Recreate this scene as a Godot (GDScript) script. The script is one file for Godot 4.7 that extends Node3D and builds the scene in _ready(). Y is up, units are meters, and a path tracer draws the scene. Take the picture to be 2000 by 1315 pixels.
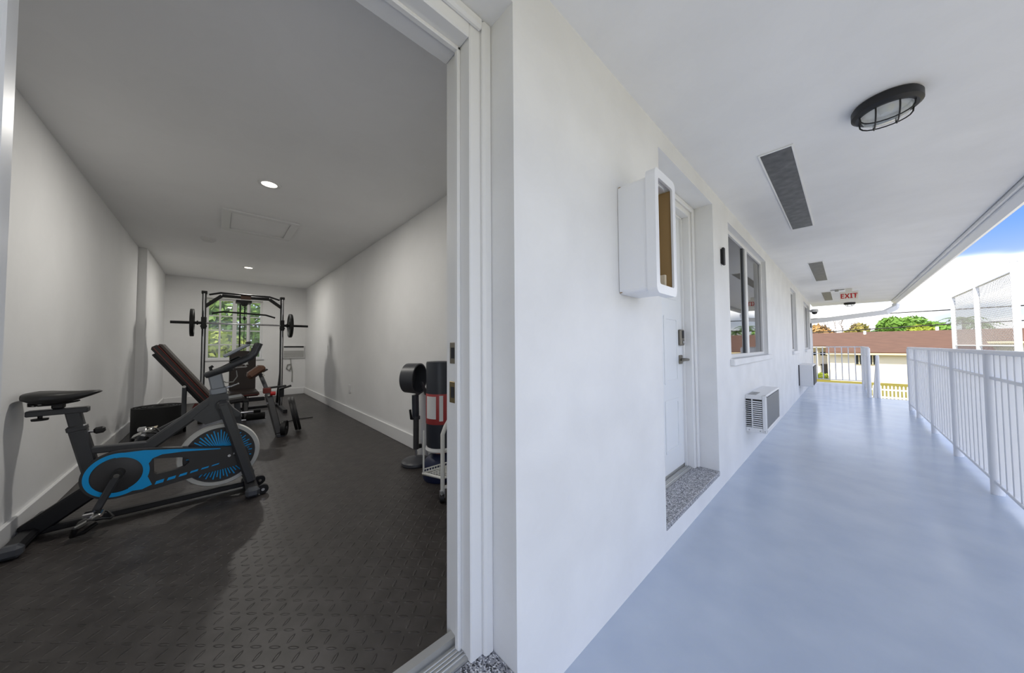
extends Node3D

# ---------------------------------------------------------------- constants of the place (metres)
const ZF := -0.68      # outer face of the gallery wall
const ZI := -0.93      # inner face of that wall
const FL := 0.14       # gym floor level (gallery floor is y = 0)
const CL := 2.37       # gym ceiling
const GC := 2.32       # gallery ceiling
const GROUND := -2.1
const SUN_FROM := Vector3(-0.50, 0.85, -0.16)

var used := {}
var M := {}
var rng := RandomNumberGenerator.new()

# ---------------------------------------------------------------- scene tree helpers
func numbered(called: String) -> String:
	var n: int = used.get(called, 0)
	used[called] = n + 1
	return called if n == 0 else "%s_%03d" % [called, n]

func tag(o: Node3D, label: String, category: String, group := "", kind := "") -> Node3D:
	if label != "":
		o.set_meta("label", label)
	if category != "":
		o.set_meta("category", category)
	if group != "":
		o.set_meta("group", group)
	if kind != "":
		o.set_meta("kind", kind)
	return o

func thing(called: String, label: String, category: String, at: Vector3, group := "") -> Node3D:
	var o := Node3D.new()
	o.name = numbered(called)
	add_child(o)
	o.position = at
	return tag(o, label, category, group)

func structure(called: String) -> Node3D:
	var o := Node3D.new()
	o.name = numbered(called)
	add_child(o)
	o.set_meta("kind", "structure")
	return o

# commits a shape that was drawn in world coordinates as one named mesh under its parent
func part(parent: Node3D, called: String, st: SurfaceTool, m: Material, label := "") -> MeshInstance3D:
	st.generate_normals()
	var o := MeshInstance3D.new()
	o.mesh = st.commit()
	o.material_override = m
	o.name = numbered(called) if parent == self else called
	parent.add_child(o, true)
	if parent != self and parent.get_parent() == self:
		o.position = -parent.position
	if label != "":
		o.set_meta("label", label)
	return o

func whole(called: String, st: SurfaceTool, m: Material) -> MeshInstance3D:
	var o := part(self, called, st, m)
	o.set_meta("kind", "structure")
	return o

func copy_part(parent: Node3D, called: String, mesh: Mesh, m: Material, at: Vector3, basis := Basis()) -> MeshInstance3D:
	var o := MeshInstance3D.new()
	o.mesh = mesh
	o.material_override = m
	o.name = called
	parent.add_child(o, true)
	o.transform = Transform3D(basis, at - (parent.position if parent.get_parent() == self else Vector3.ZERO))
	return o

# ---------------------------------------------------------------- shape helpers
func S() -> SurfaceTool:
	var st := SurfaceTool.new()
	st.begin(Mesh.PRIMITIVE_TRIANGLES)
	st.set_smooth_group(-1)
	return st

func made(st: SurfaceTool) -> Mesh:
	st.generate_normals()
	return st.commit()

func tri(st: SurfaceTool, a: Vector3, b: Vector3, c: Vector3) -> void:
	st.add_vertex(a)
	st.add_vertex(b)
	st.add_vertex(c)

func quad(st: SurfaceTool, a: Vector3, b: Vector3, c: Vector3, d: Vector3) -> void:
	tri(st, a, b, c)
	tri(st, a, c, d)

# box with chamfered edges
func bx(st: SurfaceTool, c: Vector3, s: Vector3, b := 0.0, turn := Basis()) -> SurfaceTool:
	st.set_smooth_group(-1)
	var h := s / 2.0
	if b <= 0.0:
		var v := []
		for i in 8:
			v.append(c + turn * Vector3(h.x if i & 1 else -h.x, h.y if i & 2 else -h.y, h.z if i & 4 else -h.z))
		for f in [[0, 2, 3, 1], [4, 5, 7, 6], [0, 1, 5, 4], [2, 6, 7, 3], [0, 4, 6, 2], [1, 3, 7, 5]]:
			quad(st, v[f[0]], v[f[1]], v[f[2]], v[f[3]])
		return st
	b = minf(b, minf(h.x, minf(h.y, h.z)) * 0.9)
	var p := []   # three points per corner, one on each face
	for i in 8:
		var sg := Vector3(1 if i & 1 else -1, 1 if i & 2 else -1, 1 if i & 4 else -1)
		var k := Vector3(h.x - b, h.y - b, h.z - b)
		p.append([c + turn * Vector3(sg.x * h.x, sg.y * k.y, sg.z * k.z), c + turn * Vector3(sg.x * k.x, sg.y * h.y, sg.z * k.z), c + turn * Vector3(sg.x * k.x, sg.y * k.y, sg.z * h.z)])
	for f in [[0, 0, 4, 6, 2], [0, 1, 3, 7, 5], [1, 0, 1, 5, 4], [1, 2, 6, 7, 3], [2, 0, 2, 3, 1], [2, 4, 5, 7, 6]]:
		quad(st, p[f[1]][f[0]], p[f[2]][f[0]], p[f[3]][f[0]], p[f[4]][f[0]])
	for ax in 3:
		var o1 := (ax + 1) % 3
		var o2 := (ax + 2) % 3
		for s1 in 2:
			for s2 in 2:
				var i0: int = (s1 << o1) | (s2 << o2)
				var i1: int = i0 | (1 << ax)
				if s1 == s2:
					quad(st, p[i0][o1], p[i1][o1], p[i1][o2], p[i0][o2])
				else:
					quad(st, p[i0][o1], p[i0][o2], p[i1][o2], p[i1][o1])
	for i in 8:
		var odd := (i & 1) + ((i >> 1) & 1) + ((i >> 2) & 1)
		if odd % 2 == 1:
			tri(st, p[i][0], p[i][2], p[i][1])
		else:
			tri(st, p[i][0], p[i][1], p[i][2])
	return st

# box given by two opposite corners
func bc(st: SurfaceTool, a: Vector3, z: Vector3, b := 0.0) -> SurfaceTool:
	return bx(st, (a + z) / 2.0, (z - a).abs(), b)

# bar of rectangular section from a to b; w across, h along "up"
func beam(st: SurfaceTool, a: Vector3, b: Vector3, w: float, h: float, bev := 0.0, up := Vector3.UP) -> SurfaceTool:
	var z := (b - a).normalized()
	if absf(z.dot(up.normalized())) > 0.99:
		up = Vector3(0, 0, 1) if absf(z.z) < 0.9 else Vector3(1, 0, 0)
	var x := up.cross(z).normalized()
	var y := z.cross(x)
	return bx(st, (a + b) / 2.0, Vector3(w, h, a.distance_to(b)), bev, Basis(x, y, z))

# round tube through points; r is a number or one radius for each point
func tube(st: SurfaceTool, pts: Array, r, n := 10, caps := true) -> SurfaceTool:
	st.set_smooth_group(1)
	var rings := []
	var x := Vector3.ZERO
	for i in pts.size():
		var here: Vector3 = pts[i]
		var prev: Vector3 = pts[max(i - 1, 0)]
		var next: Vector3 = pts[min(i + 1, pts.size() - 1)]
		var d1 := (here - prev).normalized() if i > 0 else (next - here).normalized()
		var d2 := (next - here).normalized() if i < pts.size() - 1 else d1
		var z := (d1 + d2).normalized()
		if x == Vector3.ZERO:
			x = (Vector3.UP if absf(z.y) < 0.9 else Vector3.RIGHT).cross(z).normalized()
		x = (x - z * x.dot(z)).normalized()
		var y := z.cross(x)
		var rad: float = r[i] if r is Array else r
		var stretch: float = 1.0 / maxf(0.6, z.dot(d1))
		var ring := []
		for k in n:
			var a := TAU * k / n
			ring.append(here + (x * cos(a) + y * sin(a)) * rad * stretch)
		rings.append(ring)
	for i in pts.size() - 1:
		for k in n:
			quad(st, rings[i][k], rings[i + 1][k], rings[i + 1][(k + 1) % n], rings[i][(k + 1) % n])
	if caps:
		st.set_smooth_group(-1)
		for e in [0, pts.size() - 1]:
			for k in range(1, n - 1):
				if e == 0:
					tri(st, rings[e][0], rings[e][k], rings[e][k + 1])
				else:
					tri(st, rings[e][0], rings[e][k + 1], rings[e][k])
	return st

# turned shape: profile of (radius, height) along the y axis of xf; a0..a1 limits the arc
func lathe(st: SurfaceTool, prof: Array, xf: Transform3D, n := 28, a0 := 0.0, a1 := TAU) -> SurfaceTool:
	var g := 2
	for i in prof.size() - 1:
		var p: Vector2 = prof[i]
		var q: Vector2 = prof[i + 1]
		if i > 0:
			var o: Vector2 = prof[i - 1]
			if absf((p - o).angle_to(q - p)) > 0.6:
				g += 1
		st.set_smooth_group(g)
		for k in n:
			var a := a0 + (a1 - a0) * k / n
			var b := a0 + (a1 - a0) * (k + 1) / n
			var p0 := xf * Vector3(p.x * cos(a), p.y, p.x * sin(a))
			var p1 := xf * Vector3(p.x * cos(b), p.y, p.x * sin(b))
			var q0 := xf * Vector3(q.x * cos(a), q.y, q.x * sin(a))
			var q1 := xf * Vector3(q.x * cos(b), q.y, q.x * sin(b))
			if p.x < 1e-6:
				tri(st, p0, q0, q1)
			elif q.x < 1e-6:
				tri(st, p0, q0, p1)
			else:
				quad(st, p0, q0, q1, p1)
	return st

# flat outline pushed out along the z axis of xf
func prism(st: SurfaceTool, poly: PackedVector2Array, xf: Transform3D, depth: float) -> SurfaceTool:
	st.set_smooth_group(-1)
	if Geometry2D.is_polygon_clockwise(poly):
		poly.reverse()
	var idx := Geometry2D.triangulate_polygon(poly)
	for i in range(0, idx.size(), 3):
		var a := poly[idx[i]]
		var b := poly[idx[i + 1]]
		var c := poly[idx[i + 2]]
		tri(st, xf * Vector3(a.x, a.y, depth), xf * Vector3(c.x, c.y, depth), xf * Vector3(b.x, b.y, depth))
		tri(st, xf * Vector3(a.x, a.y, 0), xf * Vector3(b.x, b.y, 0), xf * Vector3(c.x, c.y, 0))
	for i in poly.size():
		var a := poly[i]
		var b := poly[(i + 1) % poly.size()]
		quad(st, xf * Vector3(a.x, a.y, 0), xf * Vector3(a.x, a.y, depth), xf * Vector3(b.x, b.y, depth), xf * Vector3(b.x, b.y, 0))
	return st

func P2(a: Array) -> PackedVector2Array:
	var p := PackedVector2Array()
	for i in range(0, a.size(), 2):
		p.append(Vector2(a[i], a[i + 1]))
	return p

func rounded(w: float, h: float, r: float, n := 6) -> PackedVector2Array:
	var p := PackedVector2Array()
	for c in [[1, 1, 0.0], [-1, 1, PI / 2], [-1, -1, PI], [1, -1, 1.5 * PI]]:
		for k in n + 1:
			var a: float = c[2] + PI / 2 * k / n
			p.append(Vector2(c[0] * (w / 2 - r) + cos(a) * r, c[1] * (h / 2 - r) + sin(a) * r))
	return p

# a flat ring between two outlines of the same number of points
func frame_ring(st: SurfaceTool, outer: PackedVector2Array, inner: PackedVector2Array, xf: Transform3D, depth: float) -> SurfaceTool:
	st.set_smooth_group(-1)
	var n := outer.size()
	for i in n:
		var j := (i + 1) % n
		var o0 := outer[i]
		var o1 := outer[j]
		var i0 := inner[i]
		var i1 := inner[j]
		quad(st, xf * Vector3(o0.x, o0.y, depth), xf * Vector3(i0.x, i0.y, depth), xf * Vector3(i1.x, i1.y, depth), xf * Vector3(o1.x, o1.y, depth))
		quad(st, xf * Vector3(o0.x, o0.y, 0), xf * Vector3(o1.x, o1.y, 0), xf * Vector3(i1.x, i1.y, 0), xf * Vector3(i0.x, i0.y, 0))
		quad(st, xf * Vector3(o0.x, o0.y, 0), xf * Vector3(o0.x, o0.y, depth), xf * Vector3(o1.x, o1.y, depth), xf * Vector3(o1.x, o1.y, 0))
		quad(st, xf * Vector3(i0.x, i0.y, 0), xf * Vector3(i1.x, i1.y, 0), xf * Vector3(i1.x, i1.y, depth), xf * Vector3(i0.x, i0.y, depth))
	return st

func at(x: float, y: float, z: float, turn := Basis()) -> Transform3D:
	return Transform3D(turn, Vector3(x, y, z))

# basis whose y axis points along d
func along(d: Vector3) -> Basis:
	var y := d.normalized()
	var x := (Vector3(0, 0, 1) if absf(y.z) < 0.9 else Vector3.UP).cross(y).normalized()
	return Basis(x, y, x.cross(y))

func rod(st: SurfaceTool, a: Vector3, b: Vector3, r: float, n := 10) -> SurfaceTool:
	return tube(st, [a, b], r, n)

# ---------------------------------------------------------------- materials
func mat(called: String, c: Color, rough := 0.6, metal := 0.0) -> StandardMaterial3D:
	var m := StandardMaterial3D.new()
	m.resource_name = called
	m.albedo_color = c
	m.roughness = rough
	m.metallic = metal
	M[called] = m
	return m

func noise_tex(freq: float, lo: Color, hi: Color, octaves := 4, size := 512, kind := FastNoiseLite.TYPE_SIMPLEX_SMOOTH, noise_seed := 1) -> NoiseTexture2D:
	var n := FastNoiseLite.new()
	n.noise_type = kind
	n.frequency = freq
	n.seed = noise_seed
	n.fractal_octaves = octaves
	var t := NoiseTexture2D.new()
	t.width = size
	t.height = size
	t.seamless = true
	t.noise = n
	var g := Gradient.new()
	g.set_color(0, lo)
	g.set_color(1, hi)
	t.color_ramp = g
	return t

func tri_tex(m: StandardMaterial3D, tex: Texture2D, per_metre: float) -> void:
	m.albedo_texture = tex
	m.uv1_triplanar = true
	m.uv1_world_triplanar = true
	m.uv1_scale = Vector3.ONE * per_metre

func bump(m: StandardMaterial3D, tex: Texture2D, cm: float) -> void:
	m.heightmap_enabled = true
	m.heightmap_texture = tex
	m.heightmap_scale = cm

func tread_image() -> Image:
	# raised lozenges of a rubber mat: two directions by turns, at 45 degrees to the tile
	var n := 256
	var im := Image.create(n, n, false, Image.FORMAT_L8)
	for y in n:
		for x in n:
			var v := 0.0
			for cy in range(-1, 3):
				for cx in range(-1, 3):
					var d := Vector2(x / float(n) * 2.0 - (cx + 0.5), y / float(n) * 2.0 - (cy + 0.5))
					var turned := d.rotated(PI / 4 if (cx + cy) % 2 == 0 else -PI / 4)
					var e := Vector2(turned.x / 0.46, turned.y / 0.13).length()
					v = maxf(v, smoothstep(1.0, 0.55, e))
			im.set_pixel(x, y, Color(v, v, v))
	return im

func terrazzo_image() -> Image:
	var n := 512
	var im := Image.create(n, n, false, Image.FORMAT_RGB8)
	im.fill(Color(0.60, 0.60, 0.62))
	var chips := [Color(0.20, 0.20, 0.22), Color(0.85, 0.85, 0.86), Color(0.33, 0.34, 0.37), Color(0.72, 0.71, 0.70), Color(0.14, 0.14, 0.15), Color(0.92, 0.92, 0.92)]
	for k in 5200:
		var c: Color = chips[rng.randi() % chips.size()]
		var px := rng.randi_range(0, n - 1)
		var py := rng.randi_range(0, n - 1)
		var w := rng.randi_range(3, 9)
		var h := rng.randi_range(3, 9)
		im.fill_rect(Rect2i(px, py, w, h), c)
		im.fill_rect(Rect2i(px + 1, py - 1, max(1, w - 2), h + 2), c)
	return im

func materials() -> void:
	var m: StandardMaterial3D
	var stucco := noise_tex(0.05, Color(0.35, 0.35, 0.35), Color(0.65, 0.65, 0.65), 4, 512)
	m = mat("white_masonry_paint", Color(1, 1, 1), 0.62)
	tri_tex(m, noise_tex(0.006, Color(0.905, 0.905, 0.905), Color(0.945, 0.945, 0.945), 5, 512), 0.6)
	bump(m, stucco, 0.08)
	m = mat("gallery_ceiling_paint", Color(1, 1, 1), 0.75)
	tri_tex(m, noise_tex(0.006, Color(0.915, 0.915, 0.915), Color(0.945, 0.945, 0.945), 5, 512, FastNoiseLite.TYPE_SIMPLEX_SMOOTH, 4), 0.5)
	bump(m, stucco, 0.10)
	m = mat("room_wall_paint", Color(1, 1, 1), 0.7)
	tri_tex(m, noise_tex(0.005, Color(0.925, 0.925, 0.925), Color(0.955, 0.955, 0.955), 5, 512, FastNoiseLite.TYPE_SIMPLEX_SMOOTH, 7), 0.45)
	bump(m, stucco, 0.06)
	m = mat("room_ceiling_paint", Color(1, 1, 1), 0.8)
	tri_tex(m, noise_tex(0.005, Color(0.955, 0.955, 0.955), Color(0.975, 0.975, 0.975), 4, 512, FastNoiseLite.TYPE_SIMPLEX_SMOOTH, 9), 0.4)
	m = mat("trim_paint", Color(0.92, 0.92, 0.92), 0.38)
	m = mat("white_enamel", Color(0.93, 0.935, 0.95), 0.32)
	m = mat("door_paint", Color(0.93, 0.94, 0.95), 0.35)
	m = mat("blue_grey_floor_paint", Color(1, 1, 1), 0.22)
	m.metallic_specular = 0.6
	tri_tex(m, noise_tex(0.008, Color(0.685, 0.73, 0.80), Color(0.735, 0.775, 0.83), 5, 1024, FastNoiseLite.TYPE_SIMPLEX_SMOOTH, 12), 0.35)
	bump(m, noise_tex(0.012, Color(0.3, 0.3, 0.3), Color(0.7, 0.7, 0.7), 4, 512, FastNoiseLite.TYPE_SIMPLEX_SMOOTH, 3), 0.35)
	m = mat("rubber_floor", Color(0.278, 0.263, 0.255), 0.43)
	m.uv1_triplanar = true
	m.uv1_world_triplanar = true
	m.uv1_scale = Vector3.ONE * 11.5
	bump(m, ImageTexture.create_from_image(tread_image()), 0.17)
	m.detail_enabled = true      # scuffs and dust of the mat, coarser than the tread
	m.detail_blend_mode = BaseMaterial3D.BLEND_MODE_MUL
	m.detail_uv_layer = BaseMaterial3D.DETAIL_UV_2
	m.detail_albedo = noise_tex(0.012, Color(0.66, 0.64, 0.63), Color(1.0, 0.99, 0.99), 5, 1024, FastNoiseLite.TYPE_SIMPLEX_SMOOTH, 5)
	m.uv2_triplanar = true
	m.uv2_world_triplanar = true
	m.uv2_scale = Vector3.ONE * 0.7
	m = mat("terrazzo", Color(1, 1, 1), 0.35)
	tri_tex(m, ImageTexture.create_from_image(terrazzo_image()), 3.2)
	m = mat("brushed_aluminium", Color(0.74, 0.74, 0.73), 0.45, 0.7)
	m = mat("steel", Color(0.70, 0.70, 0.69), 0.22, 1.0)
	m = mat("chrome", Color(0.85, 0.85, 0.86), 0.12, 1.0)
	m = mat("vent_sheet", Color(1, 1, 1), 0.45, 0.25)
	tri_tex(m, noise_tex(0.015, Color(0.30, 0.30, 0.30), Color(0.46, 0.46, 0.455), 5, 512, FastNoiseLite.TYPE_SIMPLEX_SMOOTH, 21), 1.3)
	m = mat("black_metal", Color(0.13, 0.13, 0.14), 0.45, 0.2)
	m = mat("black_plastic", Color(0.10, 0.10, 0.105), 0.5)
	m = mat("charcoal_frame", Color(0.28, 0.285, 0.297), 0.38, 0.25)
	m = mat("charcoal_cover", Color(0.235, 0.232, 0.238), 0.48)
	m = mat("grey_frame", Color(0.36, 0.37, 0.39), 0.40, 0.3)
	m = mat("stem_grey", Color(0.54, 0.56, 0.59), 0.38, 0.35)
	m = mat("bright_blue", Color(0.04, 0.70, 1.0), 0.4)
	m = mat("rim_white", Color(0.86, 0.86, 0.84), 0.3)
	m = mat("saddle_vinyl", Color(0.15, 0.148, 0.146), 0.42)
	m = mat("black_vinyl", Color(0.11, 0.10, 0.10), 0.40)
	m = mat("brown_vinyl", Color(0.215, 0.175, 0.16), 0.45)
	m = mat("rust_vinyl", Color(0.38, 0.26, 0.20), 0.45)
	m = mat("red_piping", Color(0.42, 0.16, 0.13), 0.5)
	m = mat("black_rubber", Color(0.055, 0.055, 0.06), 0.55)
	m = mat("foam", Color(0.07, 0.07, 0.075), 0.85)
	m = mat("print_white", Color(0.90, 0.90, 0.90), 0.6)
	m = mat("red_plastic", Color(0.72, 0.10, 0.09), 0.4)
	m = mat("bag_navy", Color(0.20, 0.215, 0.25), 0.38)
	m = mat("bag_red", Color(0.68, 0.26, 0.26), 0.38)
	m = mat("base_blue", Color(0.09, 0.13, 0.26), 0.45)
	m = mat("orange_plastic", Color(0.80, 0.42, 0.12), 0.5)
	m = mat("stand_grey", Color(0.25, 0.255, 0.275), 0.42)
	m = mat("wire_white", Color(0.88, 0.88, 0.86), 0.35)
	m = mat("sign_white", Color(0.90, 0.89, 0.85), 0.5)
	m = mat("sign_red", Color(0.74, 0.13, 0.12), 0.5)
	m = mat("tan_board", Color(0.62, 0.51, 0.34), 0.7)
	m = mat("cream_card", Color(0.88, 0.83, 0.74), 0.7)
	m = mat("brass", Color(0.55, 0.49, 0.36), 0.4, 0.9)
	m = mat("satin_nickel", Color(0.52, 0.50, 0.46), 0.35, 0.9)
	m = mat("ac_white", Color(0.90, 0.90, 0.90), 0.42)
	m = mat("ac_dark", Color(0.22, 0.22, 0.225), 0.6)
	m = mat("ac_coil", Color(0.48, 0.49, 0.50), 0.5, 0.5)
	m = mat("dark_void", Color(0.16, 0.16, 0.17), 0.8)
	m = mat("cable_grey", Color(0.60, 0.60, 0.58), 0.5)
	m = mat("galvanised", Color(0.72, 0.73, 0.74), 0.4, 0.6)
	m = mat("wire_mesh", Color(0.62, 0.62, 0.61), 0.55, 0.2)
	m = mat("white_post_paint", Color(0.92, 0.92, 0.92), 0.45)
	m = mat("concrete", Color(1, 1, 1), 0.85)
	tri_tex(m, noise_tex(0.02, Color(0.56, 0.56, 0.55), Color(0.66, 0.66, 0.65), 5, 512, FastNoiseLite.TYPE_SIMPLEX_SMOOTH, 31), 0.3)
	m = mat("asphalt", Color(1, 1, 1), 0.85)
	tri_tex(m, noise_tex(0.03, Color(0.56, 0.56, 0.55), Color(0.64, 0.64, 0.63), 5, 512, FastNoiseLite.TYPE_SIMPLEX_SMOOTH, 33), 0.4)
	m = mat("lawn", Color(1, 1, 1), 0.95)
	tri_tex(m, noise_tex(0.02, Color(0.37, 0.36, 0.045), Color(0.47, 0.43, 0.075), 5, 512, FastNoiseLite.TYPE_SIMPLEX_SMOOTH, 35), 0.12)
	m = mat("house_wall", Color(0.93, 0.90, 0.84), 0.8)
	m = mat("house_trim", Color(0.90, 0.84, 0.70), 0.6)
	m = mat("shingles", Color(1, 1, 1), 0.9)
	tri_tex(m, noise_tex(0.03, Color(0.33, 0.24, 0.19), Color(0.42, 0.31, 0.25), 5, 512, FastNoiseLite.TYPE_SIMPLEX_SMOOTH, 41), 0.25)
	m.uv1_scale = Vector3(0.25, 1.5, 0.06)
	m = mat("house_glass", Color(0.16, 0.18, 0.19), 0.12)
	m = mat("fence_white", Color(0.92, 0.92, 0.91), 0.5)
	m = mat("bark", Color(0.42, 0.36, 0.31), 0.9)
	for l in [["leaf_green", Color(0.36, 0.52, 0.16)], ["leaf_bright", Color(0.52, 0.58, 0.14)], ["leaf_olive", Color(0.56, 0.52, 0.26)], ["leaf_rust", Color(0.70, 0.55, 0.34)], ["leaf_dark", Color(0.24, 0.36, 0.14)], ["leaf_garden", Color(0.38, 0.52, 0.20)]]:
		m = mat(l[0], l[1], 0.7)
		m.backlight_enabled = true
		m.backlight = Color(0.35, 0.4, 0.2)
	m = mat("window_glass", Color(0.75, 0.80, 0.82, 0.10), 0.02)
	m.transparency = BaseMaterial3D.TRANSPARENCY_ALPHA
	m = mat("tinted_glass", Color(0.10, 0.11, 0.13, 0.72), 0.02)
	m.transparency = BaseMaterial3D.TRANSPARENCY_ALPHA
	m.metallic_specular = 0.9
	m = mat("lamp_glass", Color(0.85, 0.88, 0.88, 0.30), 0.08)
	m.transparency = BaseMaterial3D.TRANSPARENCY_ALPHA
	m = mat("downlight_glow", Color(1, 1, 1), 0.4)
	m.emission_enabled = true
	m.emission = Color(1.0, 0.96, 0.88)
	m.emission_energy_multiplier = 3.0

# ---------------------------------------------------------------- light, sky, camera
func sky_image() -> Image:
	var w := 768
	var h := 384
	var im := Image.create(w, h, false, Image.FORMAT_RGBAF)
	var n := FastNoiseLite.new()
	n.seed = 13
	n.frequency = 1.6
	n.fractal_octaves = 5
	for y in h:
		var el := PI / 2 - PI * (y + 0.5) / h
		var up := sin(el)
		for x in w:
			var az := TAU * ((x + 0.5) / w - 0.5)
			var d := Vector3(-sin(az) * cos(el), up, cos(az) * cos(el))
			var t := smoothstep(0.02, 0.24, up)
			var c := Color(0.68, 0.75, 0.84).lerp(Color(0.15, 0.33, 0.80), t)
			c = c.lerp(Color(0.13, 0.29, 0.72), smoothstep(0.3, 1.0, up))
			var k := n.get_noise_3d(d.x * 1.3, d.y * 5.0, d.z * 1.3)
			var cloud := smoothstep(-0.10, 0.20, k) * 0.94
			c = c.lerp(Color(2.15, 2.15, 2.15), cloud)
			if up < 0.0:
				c = Color(0.60, 0.59, 0.54)
			im.set_pixel(x, y, Color(c.r, c.g, c.b, 1.0))
	return im

func light_and_camera() -> void:
	var cam := Camera3D.new()
	cam.name = "camera"
	add_child(cam)
	var yaw := deg_to_rad(46.7)
	var pitch := deg_to_rad(1.85)
	var roll := deg_to_rad(-0.38)
	var fwd := Vector3(cos(yaw), 0, -sin(yaw))
	var right := Vector3(sin(yaw), 0, cos(yaw))
	var f2 := fwd * cos(pitch) + Vector3.UP * sin(pitch)
	var u2 := Vector3.UP * cos(pitch) - fwd * sin(pitch)
	cam.transform = Transform3D(Basis(right * cos(roll) + u2 * sin(roll), u2 * cos(roll) - right * sin(roll), -f2), Vector3(0, 1.10, 0))
	cam.keep_aspect = Camera3D.KEEP_HEIGHT
	cam.fov = rad_to_deg(2.0 * atan(657.5 / 612.0))
	cam.near = 0.02
	cam.far = 400.0
	cam.current = true
	var e := Environment.new()
	e.tonemap_mode = Environment.TONE_MAPPER_LINEAR
	e.tonemap_exposure = 1.33
	e.background_mode = Environment.BG_SKY
	e.sky = Sky.new()
	var p := PanoramaSkyMaterial.new()
	p.panorama = ImageTexture.create_from_image(sky_image())
	e.sky.sky_material = p
	e.sdfgi_enabled = true
	e.ssao_enabled = true
	e.ssil_enabled = true
	var we := WorldEnvironment.new()
	we.name = "world_environment"
	we.environment = e
	add_child(we)
	var sun := DirectionalLight3D.new()
	sun.name = "sun"
	add_child(sun)
	sun.look_at_from_position(SUN_FROM * 50.0, Vector3.ZERO)
	sun.light_color = Color(1.0, 0.95, 0.87)
	sun.light_energy = 1.75
	sun.light_angular_distance = 1.5
	sun.shadow_enabled = true

func _ready() -> void:
	rng.seed = 20240611
	light_and_camera()
	materials()
	shell()
	gallery()
	room_fittings()
	spin_bike()
	mat_roll()
	bench()
	home_gym()
	corner_things()
	outside()

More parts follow.
